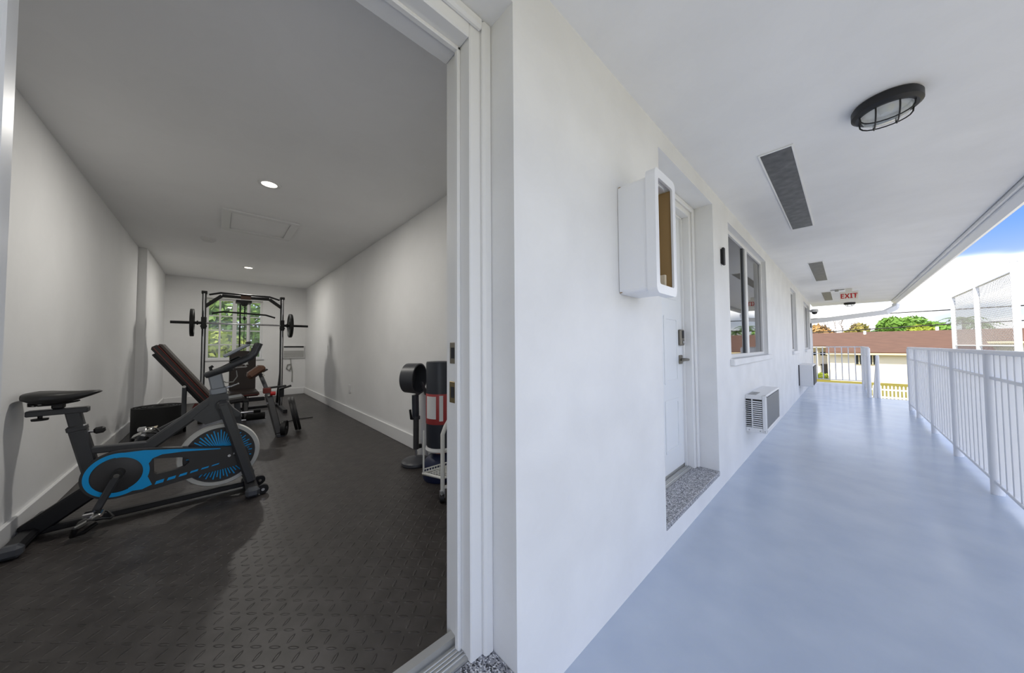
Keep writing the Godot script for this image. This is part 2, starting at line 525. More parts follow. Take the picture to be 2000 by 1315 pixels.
# ---------------------------------------------------------------- the building
func shell() -> void:
	var X0 := -6.0
	var X1 := 13.0
	var top := 2.5
	# gallery wall with its openings: [x0, x1, y0, y1]
	var holes := [[-0.33, 0.653, FL, 2.175], [1.764, 2.80, FL, 2.205], [3.27, 5.20, 0.98, 2.19], [7.90, 8.85, 0.98, 2.19], [10.70, 12.50, 0.98, 2.19]]
	var st := S()
	var x := X0
	for h in holes:
		bc(st, Vector3(x, GROUND, ZI), Vector3(h[0], top, ZF))
		bc(st, Vector3(h[0], GROUND, ZI), Vector3(h[1], h[2] - (0.03 if h[2] < 0.5 else 0.0), ZF))
		bc(st, Vector3(h[0], h[3], ZI), Vector3(h[1], top, ZF))
		x = h[1]
	bc(st, Vector3(x, GROUND, ZI), Vector3(X1, top, ZF))
	whole("wall_gallery", st, M.white_masonry_paint)
	# gallery floor, ceiling, roof
	st = S()
	bc(st, Vector3(X0, -0.20, ZF), Vector3(X1, 0, 0.36))
	bc(st, Vector3(X0, -0.20, 0.36), Vector3(9.85, 0, 0.86))
	whole("floor_gallery", st, M.blue_grey_floor_paint)
	whole("ceiling_gallery", bc(S(), Vector3(X0, GC, ZF), Vector3(13.95, 2.46, 0.93)), M.gallery_ceiling_paint)
	whole("roof_slab", bc(S(), Vector3(X0 - 0.2, 2.5, -8.4), Vector3(13.97, 2.62, 0.95)), M.concrete)
	whole("trim_fascia", bc(S(), Vector3(X0, 2.285, 0.936), Vector3(13.96, 2.5, 0.956)), M.trim_paint)
	whole("wall_end", bc(S(), Vector3(X0 - 0.15, GROUND, -8.2), Vector3(X0, 2.5, 0.93)), M.white_masonry_paint)
	# gym
	whole("floor", bc(S(), Vector3(-0.9, -0.06, -8.1), Vector3(1.5, FL, ZI)), M.rubber_floor)
	whole("ceiling", bc(S(), Vector3(-0.9, CL, -8.1), Vector3(1.5, 2.5, ZI)), M.room_ceiling_paint)
	whole("wall_left", bc(S(), Vector3(-0.88, FL, -6.0), Vector3(-0.73, CL, ZI)), M.room_wall_paint)
	whole("wall_left_far", bc(S(), Vector3(-0.88, FL, -8.1), Vector3(-0.655, CL, -6.0), 0.004), M.room_wall_paint)
	whole("wall_right", bc(S(), Vector3(1.38, FL, -8.1), Vector3(1.5, CL, ZI)), M.room_wall_paint)
	# the inner skin of the gallery wall, round the doorway
	st = S()
	bc(st, Vector3(-0.73, FL, ZI - 0.012), Vector3(-0.33, CL, ZI))
	bc(st, Vector3(0.653, FL, ZI - 0.012), Vector3(1.38, CL, ZI))
	bc(st, Vector3(-0.33, 2.175, ZI - 0.012), Vector3(0.653, CL, ZI))
	whole("wall_front", st, M.room_wall_paint)
	# far wall with the window opening
	st = S()
	var wx0 := -0.145
	var wx1 := 0.655
	var wy0 := 0.90
	var wy1 := 2.03
	bc(st, Vector3(-0.88, FL, -8.1), Vector3(wx0, CL, -7.9))
	bc(st, Vector3(wx1, FL, -8.1), Vector3(1.5, CL, -7.9))
	bc(st, Vector3(wx0, FL, -8.1), Vector3(wx1, wy0, -7.9))
	bc(st, Vector3(wx0, wy1, -8.1), Vector3(wx1, CL, -7.9))
	whole("wall_far", st, M.room_wall_paint)
	st = S()
	bc(st, Vector3(X0, GROUND, -8.2), Vector3(wx0, 2.5, -8.1))
	bc(st, Vector3(wx1, GROUND, -8.2), Vector3(X1, 2.5, -8.1))
	bc(st, Vector3(wx0, GROUND, -8.2), Vector3(wx1, wy0, -8.1))
	bc(st, Vector3(wx0, wy1, -8.2), Vector3(wx1, 2.5, -8.1))
	whole("wall_rear", st, M.white_masonry_paint)
	# baseboards
	whole("baseboard_left", bc(S(), Vector3(-0.73, FL, -6.0), Vector3(-0.712, 0.268, ZI - 0.012), 0.004), M.trim_paint)
	whole("baseboard_left_far", bc(S(), Vector3(-0.655, FL, -7.9), Vector3(-0.637, 0.268, -5.985), 0.004), M.trim_paint)
	whole("baseboard_right", bc(S(), Vector3(1.362, FL, -7.9), Vector3(1.38, 0.268, ZI - 0.012), 0.004), M.trim_paint)
	whole("baseboard_far", bc(S(), Vector3(-0.637, FL, -7.9), Vector3(1.362, 0.268, -7.882), 0.004), M.trim_paint)
	# rooms of the next unit, behind the gallery windows
	st = S()
	bc(st, Vector3(1.5, -0.06, -8.1), Vector3(12.9, 0.12, ZI))
	whole("floor_next_unit", st, M.concrete)
	whole("ceiling_next_unit", bc(S(), Vector3(1.5, 2.42, -8.1), Vector3(12.9, 2.5, ZI)), M.room_ceiling_paint)
	whole("wall_next_unit", bc(S(), Vector3(1.5, 0.12, -4.1), Vector3(12.9, 2.42, -4.0)), M.room_wall_paint)
	whole("wall_side", bc(S(), Vector3(12.9, GROUND, -8.2), Vector3(13.0, 2.5, ZI)), M.white_masonry_paint)

func jamb_set(x0: float, x1: float, y1: float, zo: float, zi: float, called: String) -> Node3D:
	# door frame: casing bead, two jambs and a head, each with a stop
	var fr := structure(called)
	var fw := 0.078
	for s in [[x0, 1.0], [x1, -1.0]]:
		var e: float = s[0]
		var d: float = s[1]
		part(fr, "jamb", bc(S(), Vector3(e, FL, zi), Vector3(e + d * fw, y1, zo), 0.004), M.trim_paint)
		part(fr, "brick_mould", bc(S(), Vector3(e, FL, zo - 0.004), Vector3(e + d * 0.036, y1, zo + 0.018), 0.007), M.trim_paint)
		part(fr, "stop", bc(S(), Vector3(e + d * fw, FL, zo - 0.070), Vector3(e + d * (fw + 0.013), y1 - fw, zo - 0.050), 0.003), M.trim_paint)
	part(fr, "head", bc(S(), Vector3(x0 + fw, y1 - fw, zi), Vector3(x1 - fw, y1, zo), 0.004), M.trim_paint)
	part(fr, "brick_mould", bc(S(), Vector3(x0 + 0.036, y1 - 0.036, zo - 0.004), Vector3(x1 - 0.036, y1, zo + 0.018), 0.007), M.trim_paint)
	part(fr, "stop", bc(S(), Vector3(x0 + fw, y1 - fw - 0.013, zo - 0.070), Vector3(x1 - fw, y1 - fw, zo - 0.050), 0.003), M.trim_paint)
	return fr

func threshold(parent: Node3D, x0: float, x1: float, front: float, back: float) -> void:
	# extruded aluminium saddle: a sloped bumper on the room side and fine ribs towards the gallery
	var w := front - back
	var st := S()
	prism(st, P2([0.0, 0.0, w, 0.0, w, 0.010, 0.040, 0.013, 0.038, 0.008, 0.033, 0.008, 0.030, 0.030, 0.006, 0.034]), Transform3D(Basis(Vector3(0, 0, 1), Vector3.UP, Vector3(-1, 0, 0)), Vector3(x1, FL, back)), x1 - x0)
	part(parent, "threshold", st, M.brushed_aluminium, "ribbed aluminium threshold")
	var n := int((w - 0.048) / 0.012)
	for k in n:
		var z := back + 0.046 + k * 0.012
		part(parent, "threshold_rib", bc(S(), Vector3(x0, FL + 0.009, z), Vector3(x1, FL + 0.0155, z + 0.006), 0.0015), M.brushed_aluminium)

func sill_slab(called: String, x0: float, x1: float, z0: float) -> void:
	whole(called, bc(S(), Vector3(x0, FL - 0.03, z0), Vector3(x1, FL + 0.002, ZF + 0.003), 0.002), M.terrazzo)

func gallery() -> void:
	var st: SurfaceTool
	# ---- open doorway of the gym
	sill_slab("sill_gym", -0.33, 0.653, -0.815)
	var d1 := jamb_set(-0.33, 0.653, 2.175, -0.80, -0.94, "door_1")
	threshold(d1, -0.252, 0.575, -0.815, -0.915)
	var sp := part(d1, "strike_plate", bc(S(), Vector3(0.571, 1.045, -0.912), Vector3(0.5765, 1.115, -0.874), 0.001), M.satin_nickel, "nickel strike plate")
	part(sp, "strike_hole", bc(S(), Vector3(0.5702, 1.062, -0.904), Vector3(0.572, 1.098, -0.884)), M.dark_void)
	sp = part(d1, "strike_plate", bc(S(), Vector3(0.571, 0.915, -0.914), Vector3(0.5765, 0.985, -0.872), 0.001), M.brass, "brass strike plate")
	part(sp, "strike_hole", bc(S(), Vector3(0.5702, 0.932, -0.905), Vector3(0.572, 0.968, -0.885)), M.dark_void)
	# ---- closed door of the next unit
	sill_slab("sill_next_unit", 1.764, 2.80, -0.845)
	var d2 := jamb_set(1.764, 2.80, 2.205, -0.825, -0.94, "door_2")
	threshold(d2, 1.842, 2.722, -0.845, -0.93)
	st = S()
	bc(st, Vector3(1.845, 0.172, -0.935), Vector3(2.719, 2.124, -0.893), 0.003)
	var leaf := part(d2, "door_leaf", st, M.door_paint)
	for pn in [[1.95, 2.22, 1.45, 2.0], [2.34, 2.61, 1.45, 2.0], [1.95, 2.22, 0.82, 1.32], [2.34, 2.61, 0.82, 1.32], [1.95, 2.22, 0.32, 0.70], [2.34, 2.61, 0.32, 0.70]]:
		var outer := rounded(pn[1] - pn[0], pn[3] - pn[2], 0.012, 2)
		var inner := rounded(pn[1] - pn[0] - 0.05, pn[3] - pn[2] - 0.05, 0.008, 2)
		part(leaf, "panel_moulding", frame_ring(S(), outer, inner, at((pn[0] + pn[1]) / 2.0, (pn[2] + pn[3]) / 2.0, -0.894), 0.006), M.door_paint)
	var lock := part(d2, "keypad_lock", bc(S(), Vector3(2.625, 1.10, -0.893), Vector3(2.695, 1.225, -0.868), 0.006), M.satin_nickel, "satin nickel keypad deadbolt")
	part(lock, "keypad", bc(S(), Vector3(2.638, 1.158, -0.869), Vector3(2.682, 1.216, -0.865), 0.002), M.black_plastic)
	part(lock, "cylinder", rod(S(), Vector3(2.66, 1.128, -0.869), Vector3(2.66, 1.128, -0.858), 0.013, 16), M.chrome)
	var hd := part(d2, "door_handle", bc(S(), Vector3(2.628, 0.955, -0.893), Vector3(2.692, 1.025, -0.883), 0.004), M.satin_nickel, "satin nickel lever handle")
	st = rod(S(), Vector3(2.66, 0.99, -0.884), Vector3(2.66, 0.99, -0.838), 0.011, 14)
	tube(st, [Vector3(2.672, 0.99, -0.838), Vector3(2.62, 0.99, -0.834), Vector3(2.555, 0.986, -0.838)], [0.010, 0.009, 0.007], 12)
	part(hd, "lever", st, M.satin_nickel)
	# ---- windows
	var wins := [[3.27, 5.20, "window_1"], [7.90, 8.85, "window_2"], [10.70, 12.50, "window_3"]]
	for w in wins:
		var x0: float = w[0]
		var x1: float = w[1]
		var node := structure(w[2])
		var y0 := 0.98
		var y1 := 2.19
		var zg := -0.745
		var fr := S()
		bc(fr, Vector3(x0, y0, zg - 0.04), Vector3(x1, y0 + 0.035, zg + 0.02), 0.003)
		bc(fr, Vector3(x0, y1 - 0.035, zg - 0.04), Vector3(x1, y1, zg + 0.02), 0.003)
		bc(fr, Vector3(x0, y0 + 0.035, zg - 0.04), Vector3(x0 + 0.035, y1 - 0.035, zg + 0.02), 0.003)
		bc(fr, Vector3(x1 - 0.035, y0 + 0.035, zg - 0.04), Vector3(x1, y1 - 0.035, zg + 0.02), 0.003)
		part(node, "window_frame", fr, M.trim_paint)
		var xm := (x0 + x1) / 2.0
		part(node, "mullion", bc(S(), Vector3(xm - 0.045, y0 + 0.035, zg - 0.04), Vector3(xm + 0.045, y1 - 0.035, zg + 0.025), 0.004), M.trim_paint)
		part(node, "sash_rail", bc(S(), Vector3(xm - 0.085, y0 + 0.035, zg - 0.03), Vector3(xm - 0.047, y1 - 0.035, zg + 0.012), 0.003), M.grey_frame)
		for g in [[x0 + 0.035, xm - 0.085], [xm + 0.045, x1 - 0.035]]:
			part(node, "pane", bc(S(), Vector3(g[0], y0 + 0.035, zg - 0.004), Vector3(g[1], y1 - 0.035, zg)), M.tinted_glass)
		part(node, "window_sill", bc(S(), Vector3(x0 - 0.05, y0 - 0.06, ZF - 0.005), Vector3(x1 + 0.05, y0, ZF + 0.035), 0.006), M.white_masonry_paint)
	# ---- vent panels in the gallery ceiling
	var vents := [[2.52, 4.41, "long dull grey vent panel scuffed with pale streaks, by the round lamp"], [6.40, 8.35, "dull grey ceiling vent panel between the lamp and the exit sign"], [10.25, 12.22, "dull grey ceiling vent panel beside the exit sign"]]
	for v in vents:
		var t := thing("ceiling_vent_panel", v[2], "vent", Vector3((v[0] + v[1]) / 2.0, GC, -0.266), "grey vent panels of the gallery ceiling")
		part(t, "sheet", bc(S(), Vector3(v[0] + 0.012, GC - 0.006, -0.342), Vector3(v[1] - 0.012, GC, -0.190), 0.001), M.vent_sheet)
		var rim := S()
		bc(rim, Vector3(v[0], GC - 0.008, -0.352), Vector3(v[1], GC, -0.342), 0.001)
		bc(rim, Vector3(v[0], GC - 0.008, -0.190), Vector3(v[1], GC, -0.180), 0.001)
		bc(rim, Vector3(v[0], GC - 0.008, -0.342), Vector3(v[0] + 0.012, GC, -0.190), 0.001)
		bc(rim, Vector3(v[1] - 0.012, GC - 0.008, -0.342), Vector3(v[1], GC, -0.190), 0.001)
		part(t, "rim", rim, M.gallery_ceiling_paint)
	# ---- caged bulkhead lamps
	bulkhead(Vector3(2.43, GC, 0.175), "black round bulkhead lamp with wire cage, beside the scuffed vent panel")
	bulkhead(Vector3(13.45, GC, 0.13), "black round bulkhead lamp with wire cage, behind the exit sign")
	# ---- exit sign
	var ex := thing("exit_sign", "white hanging exit sign with red letters and arrow", "sign", Vector3(10.0, GC, 0.095))
	part(ex, "panel", bc(S(), Vector3(10.0, 2.06, -0.045), Vector3(10.045, 2.255, 0.235), 0.006), M.sign_white)
	part(ex, "mount", bc(S(), Vector3(10.0, 2.254, 0.045), Vector3(10.045, GC, 0.145), 0.006), M.sign_white)
	var tm := TextMesh.new()
	var f := SystemFont.new()
	f.font_names = PackedStringArray(["Droid Sans"])
	f.font_weight = 700
	tm.font = f
	tm.text = "EXIT"
	tm.font_size = 64
	tm.pixel_size = 0.0021
	tm.depth = 0.004
	var lt := MeshInstance3D.new()
	lt.mesh = tm
	lt.material_override = M.sign_red
	lt.name = "letters"
	ex.add_child(lt)
	lt.transform = Transform3D(Basis(Vector3(0, 0, 0.92), Vector3(0, 1.06, 0), Vector3(-1, 0, 0)), Vector3(9.998, 2.155, 0.088) - ex.position)
	part(ex, "arrow", prism(S(), P2([0, -0.018, 0.018, 0, 0, 0.018]), Transform3D(Basis(Vector3(0, 0, 1), Vector3.UP, Vector3(-1, 0, 0)), Vector3(10.0, 2.165, 0.190)), 0.004), M.sign_red)
	var cd := S()
	tube(cd, [Vector3(10.02, GC - 0.012, -0.19), Vector3(10.02, GC - 0.012, 0.03)], 0.008, 8)
	bc(cd, Vector3(9.99, GC - 0.045, -0.12), Vector3(10.05, GC, -0.06), 0.005)
	tag(part(self, "conduit", cd, M.cable_grey), "short grey conduit between vent panel and exit sign", "conduit")
	# ---- open fronted cabinet on the wall
	var cb := thing("wall_cabinet", "white wall cabinet with rounded frame and tan lined open front", "cabinet", Vector3(1.395, 1.58, ZF))
	var turn := Basis(Vector3(1, 0, 0), Vector3(0, 1, 0), Vector3(0, 0, 1))
	var o1 := rounded(0.205, 0.485, 0.022)
	var i1 := rounded(0.195, 0.475, 0.020)
	part(cb, "body", frame_ring(S(), o1, i1, at(1.3975, 1.572, ZF + 0.002, turn), 0.127), M.white_enamel)
	var cf := frame_ring(S(), rounded(0.222, 0.522, 0.03), rounded(0.190, 0.490, 0.022), at(1.3985, 1.577, -0.551, turn), 0.030)
	frame_ring(cf, rounded(0.222, 0.522, 0.03), rounded(0.156, 0.446, 0.012), at(1.3985, 1.577, -0.521, turn), 0.009)
	part(cb, "frame", cf, M.white_enamel)
	part(cb, "backing_board", bc(S(), Vector3(1.300, 1.334, ZF + 0.002), Vector3(1.495, 1.810, ZF + 0.012)), M.tan_board, "tan backing board")
	part(cb, "side_lining", bc(S(), Vector3(1.482, 1.345, ZF + 0.012), Vector3(1.491, 1.800, -0.524)), M.tan_board)
	part(cb, "card", bc(S(), Vector3(1.463, 1.350, -0.60), Vector3(1.480, 1.42, -0.545), 0.002), M.cream_card)
	part(cb, "bulb_holder", lathe(S(), [Vector2(0, 0), Vector2(0.02, 0), Vector2(0.02, 0.03), Vector2(0.012, 0.045), Vector2(0, 0.05)], at(1.42, 1.336, -0.565), 14), M.print_white)
	# ---- slim black sconces
	for sc in [[3.02, 1.83, "slim black wall sconce between the door and the wide window"], [12.72, 1.66, "slim black wall sconce by the far corner of the wall"]]:
		var t := thing("wall_sconce", sc[2], "lamp", Vector3(sc[0], sc[1], ZF))
		part(t, "back_plate", bc(S(), Vector3(sc[0] - 0.024, sc[1] - 0.060, ZF), Vector3(sc[0] + 0.024, sc[1] + 0.060, ZF + 0.008), 0.002), M.black_metal)
		part(t, "shade", bc(S(), Vector3(sc[0] - 0.020, sc[1] - 0.072, ZF + 0.008), Vector3(sc[0] + 0.020, sc[1] + 0.072, ZF + 0.026), 0.004), M.black_metal)
	# ---- air conditioners through the wall
	air_conditioner()
	var a2 := thing("air_conditioner", "white boxed air conditioner low on the wall near the far corner", "air conditioner", Vector3(9.3, 0.24, ZF))
	part(a2, "case", bc(S(), Vector3(8.87, 0.24, ZF), Vector3(9.75, 0.68, -0.46), 0.008), M.ac_white)
	part(a2, "side_edge", bc(S(), Vector3(8.862, 0.245, ZF + 0.002), Vector3(8.872, 0.675, ZF + 0.016)), M.ac_dark)
	part(a2, "grille", bc(S(), Vector3(8.90, 0.27, -0.462), Vector3(9.72, 0.65, -0.45)), M.ac_dark)
	for k in 12:
		part(a2, "grille_slat", bc(S(), Vector3(8.90, 0.285 + k * 0.03, -0.452), Vector3(9.72, 0.293 + k * 0.03, -0.445)), M.ac_coil)
	# ---- security camera
	var sc2 := thing("security_camera", "white bracket dome camera on the wall by the gallery end", "camera", Vector3(12.3, 2.02, ZF))
	part(sc2, "arm", beam(S(), Vector3(12.3, 2.06, ZF), Vector3(12.3, 2.06, -0.54), 0.05, 0.05, 0.006), M.white_enamel)
	part(sc2, "housing", lathe(S(), [Vector2(0, 0.05), Vector2(0.07, 0.05), Vector2(0.085, 0.0), Vector2(0.085, -0.03), Vector2(0, -0.03)], at(12.3, 2.05, -0.56), 20), M.white_enamel)
	part(sc2, "dome", lathe(S(), [Vector2(0.06, 0), Vector2(0.058, -0.03), Vector2(0.04, -0.055), Vector2(0, -0.066)], at(12.3, 2.02, -0.56), 20), M.black_plastic, "dark dome")
	# ---- gutter and downspout
	var gt := thing("gutter", "white metal gutter along the roof edge", "gutter", Vector3(4.0, 2.22, 1.0))
	st = S()
	prism(st, P2([0.958, 2.262, 1.005, 2.222, 1.035, 2.232, 1.050, 2.29, 1.062, 2.36, 1.05, 2.362, 1.035, 2.30, 1.02, 2.25, 0.968, 2.28, 0.968, 2.37, 0.958, 2.37]), Transform3D(Basis(Vector3(0, 0, 1), Vector3.UP, Vector3(-1, 0, 0)), Vector3(13.9, 0, 0)), 19.8)
	part(gt, "trough", st, M.white_enamel)
	part(gt, "end_cap", prism(S(), P2([0.958, 2.262, 1.005, 2.222, 1.035, 2.232, 1.062, 2.36, 0.958, 2.37]), Transform3D(Basis(Vector3(0, 0, 1), Vector3.UP, Vector3(-1, 0, 0)), Vector3(13.905, 0, 0)), 0.006), M.white_enamel)
	var ds := S()
	beam(ds, Vector3(13.62, 2.215, 1.0), Vector3(13.60, 2.08, 0.985), 0.11, 0.11, 0.012)
	beam(ds, Vector3(13.60, 2.11, 0.99), Vector3(13.46, 1.97, 0.78), 0.12, 0.13, 0.012)
	beam(ds, Vector3(13.48, 1.99, 0.83), Vector3(13.10, 1.79, -0.72), 0.12, 0.13, 0.012)
	beam(ds, Vector3(13.07, 1.85, -0.72), Vector3(13.07, GROUND, -0.72), 0.12, 0.12, 0.012)
	tag(part(self, "downspout", ds, M.white_enamel), "white downspout slanting from the gutter to the building corner", "downspout")
	# ---- railings
	railing()

func bulkhead(c: Vector3, label: String) -> void:
	var t := thing("bulkhead_lamp", label, "lamp", c, "caged ceiling lamps of the gallery")
	var xf := at(c.x, c.y, c.z)
	part(t, "housing", lathe(S(), [Vector2(0, 0), Vector2(0.112, 0), Vector2(0.120, -0.012), Vector2(0.120, -0.044), Vector2(0.106, -0.056), Vector2(0.092, -0.056), Vector2(0.088, -0.03), Vector2(0, -0.03)], xf, 40), M.black_metal)
	part(t, "reflector", lathe(S(), [Vector2(0, -0.0305), Vector2(0.087, -0.0305), Vector2(0.089, -0.050)], xf, 32), M.print_white)
	part(t, "glass", lathe(S(), [Vector2(0.086, -0.050), Vector2(0.084, -0.066), Vector2(0.074, -0.084), Vector2(0.050, -0.095), Vector2(0, -0.098)], xf, 32), M.lamp_glass)
	part(t, "lamp_holder", lathe(S(), [Vector2(0, -0.030), Vector2(0.028, -0.030), Vector2(0.026, -0.045), Vector2(0.018, -0.062), Vector2(0, -0.066)], xf, 18), M.print_white)
	var cage := S()
	for k in 2:
		var off := -0.038 if k == 0 else 0.038
		for ax in 2:
			var pts := []
			var half := sqrt(0.098 * 0.098 - off * off)
			for i in 13:
				var a := PI * i / 12.0
				var u := -cos(a) * half
				var y := -0.052 - 0.056 * pow(sin(a), 0.6)
				pts.append(c + (Vector3(u, y, off) if ax == 0 else Vector3(off, y, u)))
			tube(cage, pts, 0.0032, 6)
	part(t, "cage", cage, M.black_metal)

func air_conditioner() -> void:
	var t := thing("air_conditioner", "white window air conditioner jutting from the wall under the wide window", "air conditioner", Vector3(4.2, 0.30, ZF))
	var x0 := 3.755
	var x1 := 4.655
	var y0 := 0.265
	var y1 := 0.620
	var z1 := -0.522
	var body := S()
	bc(body, Vector3(x0 + 0.012, y0, ZF), Vector3(x1, y0 + 0.03, z1), 0.004)
	bc(body, Vector3(x0 + 0.012, y1 - 0.022, ZF), Vector3(x1, y1, z1), 0.006)
	bc(body, Vector3(x1 - 0.02, y0 + 0.03, ZF), Vector3(x1, y1 - 0.022, z1), 0.004)
	bc(body, Vector3(x0, y0, z1 - 0.03), Vector3(x0 + 0.05, y1, z1), 0.006)
	bc(body, Vector3(x0, y0, ZF), Vector3(x0 + 0.02, y0 + 0.045, z1 - 0.03), 0.003)
	bc(body, Vector3(x0, y1 - 0.04, ZF), Vector3(x0 + 0.02, y1, z1 - 0.03), 0.003)
	bc(body, Vector3(x0, y0 + 0.045, -0.634), Vector3(x0 + 0.02, y1 - 0.04, -0.624), 0.002)
	part(t, "case", body, M.ac_white)
	part(t, "core", bc(S(), Vector3(x0 + 0.03, y0 + 0.03, ZF), Vector3(x1 - 0.02, y1 - 0.022, z1 - 0.02)), M.ac_dark)
	for k in 13:
		var y := y0 + 0.056 + k * 0.0198
		part(t, "louvre", beam(S(), Vector3(x0 + 0.006, y, -0.680), Vector3(x0 + 0.006, y, -0.636), 0.016, 0.006), M.ac_white)
		part(t, "louvre", beam(S(), Vector3(x0 + 0.006, y, -0.623), Vector3(x0 + 0.006, y, -0.554), 0.016, 0.010), M.ac_white)
	part(t, "coil", bc(S(), Vector3(x0 + 0.05, y0 + 0.03, z1 - 0.02), Vector3(x1 - 0.02, y1 - 0.03, z1 - 0.008)), M.ac_coil, "grey condenser coil")
	for k in 5:
		part(t, "top_vent", bc(S(), Vector3(x0 + 0.03 + k * 0.05, y1 - 0.001, -0.665), Vector3(x0 + 0.05 + k * 0.05, y1 + 0.0012, -0.60)), M.ac_dark)
	for q in [-0.655, -0.57, -0.535]:
		part(t, "screw", rod(S(), Vector3(x0 - 0.002, y0 + 0.02, q), Vector3(x0 + 0.003, y0 + 0.02, q), 0.005, 10), M.steel)

func railing() -> void:
	var z := 0.735
	var t := thing("railing", "white metal railing of posts and thin balusters along the gallery edge", "railing", Vector3(4.2, 0, z))
	var x0 := 0.70
	var x1 := 8.45
	part(t, "top_rail", bc(S(), Vector3(x0, 1.018, z - 0.022), Vector3(x1, 1.050, z + 0.022), 0.006), M.white_enamel)
	part(t, "middle_rail", bc(S(), Vector3(x0, 0.838, z - 0.014), Vector3(x1, 0.860, z + 0.014), 0.003), M.white_enamel)
	part(t, "bottom_rail", bc(S(), Vector3(x0, 0.082, z - 0.016), Vector3(x1, 0.106, z + 0.016), 0.003), M.white_enamel)
	var post := made(rod(S(), Vector3.ZERO, Vector3(0, 1.02, 0), 0.031, 18))
	var bal := made(bc(S(), Vector3(-0.0115, 0.0, -0.0115), Vector3(0.0115, 0.92, 0.0115), 0.002))
	var posts := [0.72, 1.86, 3.0, 4.16, 5.30, 6.46, 7.62, 8.42]
	for px in posts:
		copy_part(t, "post", post, M.white_enamel, Vector3(px, 0, z))
	for i in posts.size() - 1:
		var gap: float = posts[i + 1] - posts[i]
		var n := int(round(gap / 0.127)) - 1
		for k in n:
			copy_part(t, "baluster", bal, M.white_enamel, Vector3(posts[i] + gap * (k + 1) / (n + 1), 0.10, z))
	# railing across the end of the gallery and back along the stair well
	var e := thing("end_railing", "white metal railing across the gallery end and along the stairwell", "railing", Vector3(12.9, 0, -0.1))
	var xe := 12.9
	var ze := 0.325
	for y in [[1.016, 1.044, 0.018], [0.83, 0.85, 0.012], [0.085, 0.107, 0.013]]:
		var nm: String = "top_rail" if y[0] > 1.0 else ("middle_rail" if y[0] > 0.5 else "bottom_rail")
		part(e, nm, bc(S(), Vector3(xe - y[2], y[0], ZF), Vector3(xe + y[2], y[1], ze + 0.018), 0.003), M.white_enamel)
		part(e, nm, bc(S(), Vector3(9.80, y[0], ze - y[2]), Vector3(xe - y[2], y[1], ze + y[2]), 0.003), M.white_enamel)
	for px in [9.84, 11.4, 12.9]:
		copy_part(e, "post", post, M.white_enamel, Vector3(px, 0, ze))
	for k in 7:
		copy_part(e, "baluster", bal, M.white_enamel, Vector3(xe, 0.10, ZF + 0.10 + k * 0.128))
	for k in 23:
		if k != 11:
			copy_part(e, "baluster", bal, M.white_enamel, Vector3(9.84 + 0.128 * (k + 1), 0.10, ze))
	# stairs going down from the gallery, with their own sloping rail
	var sr := thing("stair_rail", "white sloping stair rail going down beside the stairwell railing", "railing", Vector3(9.86, 0, 0.44))
	copy_part(sr, "post", made(rod(S(), Vector3(0, -0.15, 0), Vector3(0, 0.86, 0), 0.026, 14)), M.white_enamel, Vector3(9.88, 0, 0.45))
	part(sr, "hand_rail", beam(S(), Vector3(9.86, 0.87, 0.45), Vector3(13.0, -1.15, 0.45), 0.04, 0.03, 0.004), M.white_enamel)
	part(sr, "bottom_rail", beam(S(), Vector3(9.88, 0.05, 0.45), Vector3(13.0, -1.95, 0.45), 0.03, 0.02, 0.003), M.white_enamel)
	var sb := made(bc(S(), Vector3(-0.011, 0, -0.011), Vector3(0.011, 0.80, 0.011), 0.002))
	for k in 20:
		var x := 10.02 + k * 0.15
		copy_part(sr, "baluster", sb, M.white_enamel, Vector3(x, 0.05 - (x - 9.88) * 0.641, 0.45))
	var stairs := structure("stairs")
	for k in 10:
		part(stairs, "tread", bc(S(), Vector3(9.86 + k * 0.28, -0.21 * (k + 1) - 0.06, 0.40), Vector3(9.86 + (k + 1) * 0.28 + 0.02, -0.21 * (k + 1), 0.90), 0.004), M.concrete)

# ---------------------------------------------------------------- gym room fittings
func downlight(p: Vector3, label: String) -> void:
	var t := thing("downlight", label, "lamp", p, "ceiling downlights of the gym")
	part(t, "trim_ring", lathe(S(), [Vector2(0.048, 0), Vector2(0.072, 0), Vector2(0.070, -0.006), Vector2(0.050, -0.004), Vector2(0.048, 0)], at(p.x, p.y, p.z), 28), M.trim_paint)
	part(t, "lamp_lens", lathe(S(), [Vector2(0, 0), Vector2(0.05, 0), Vector2(0.05, -0.003), Vector2(0, -0.003)], at(p.x, p.y, p.z), 24), M.downlight_glow)
	var l := AreaLight3D.new()
	l.name = "downlight_beam"
	t.add_child(l)
	l.position = Vector3(0, -0.008, 0)
	l.rotation_degrees = Vector3(-90, 0, 0)
	l.area_size = Vector2(0.09, 0.09)
	l.area_range = 14.0
	l.area_attenuation = 2.0
	l.light_color = Color(1.0, 0.985, 0.955)
	l.light_energy = LAMP
	l.shadow_enabled = true

const LAMP := 1.05

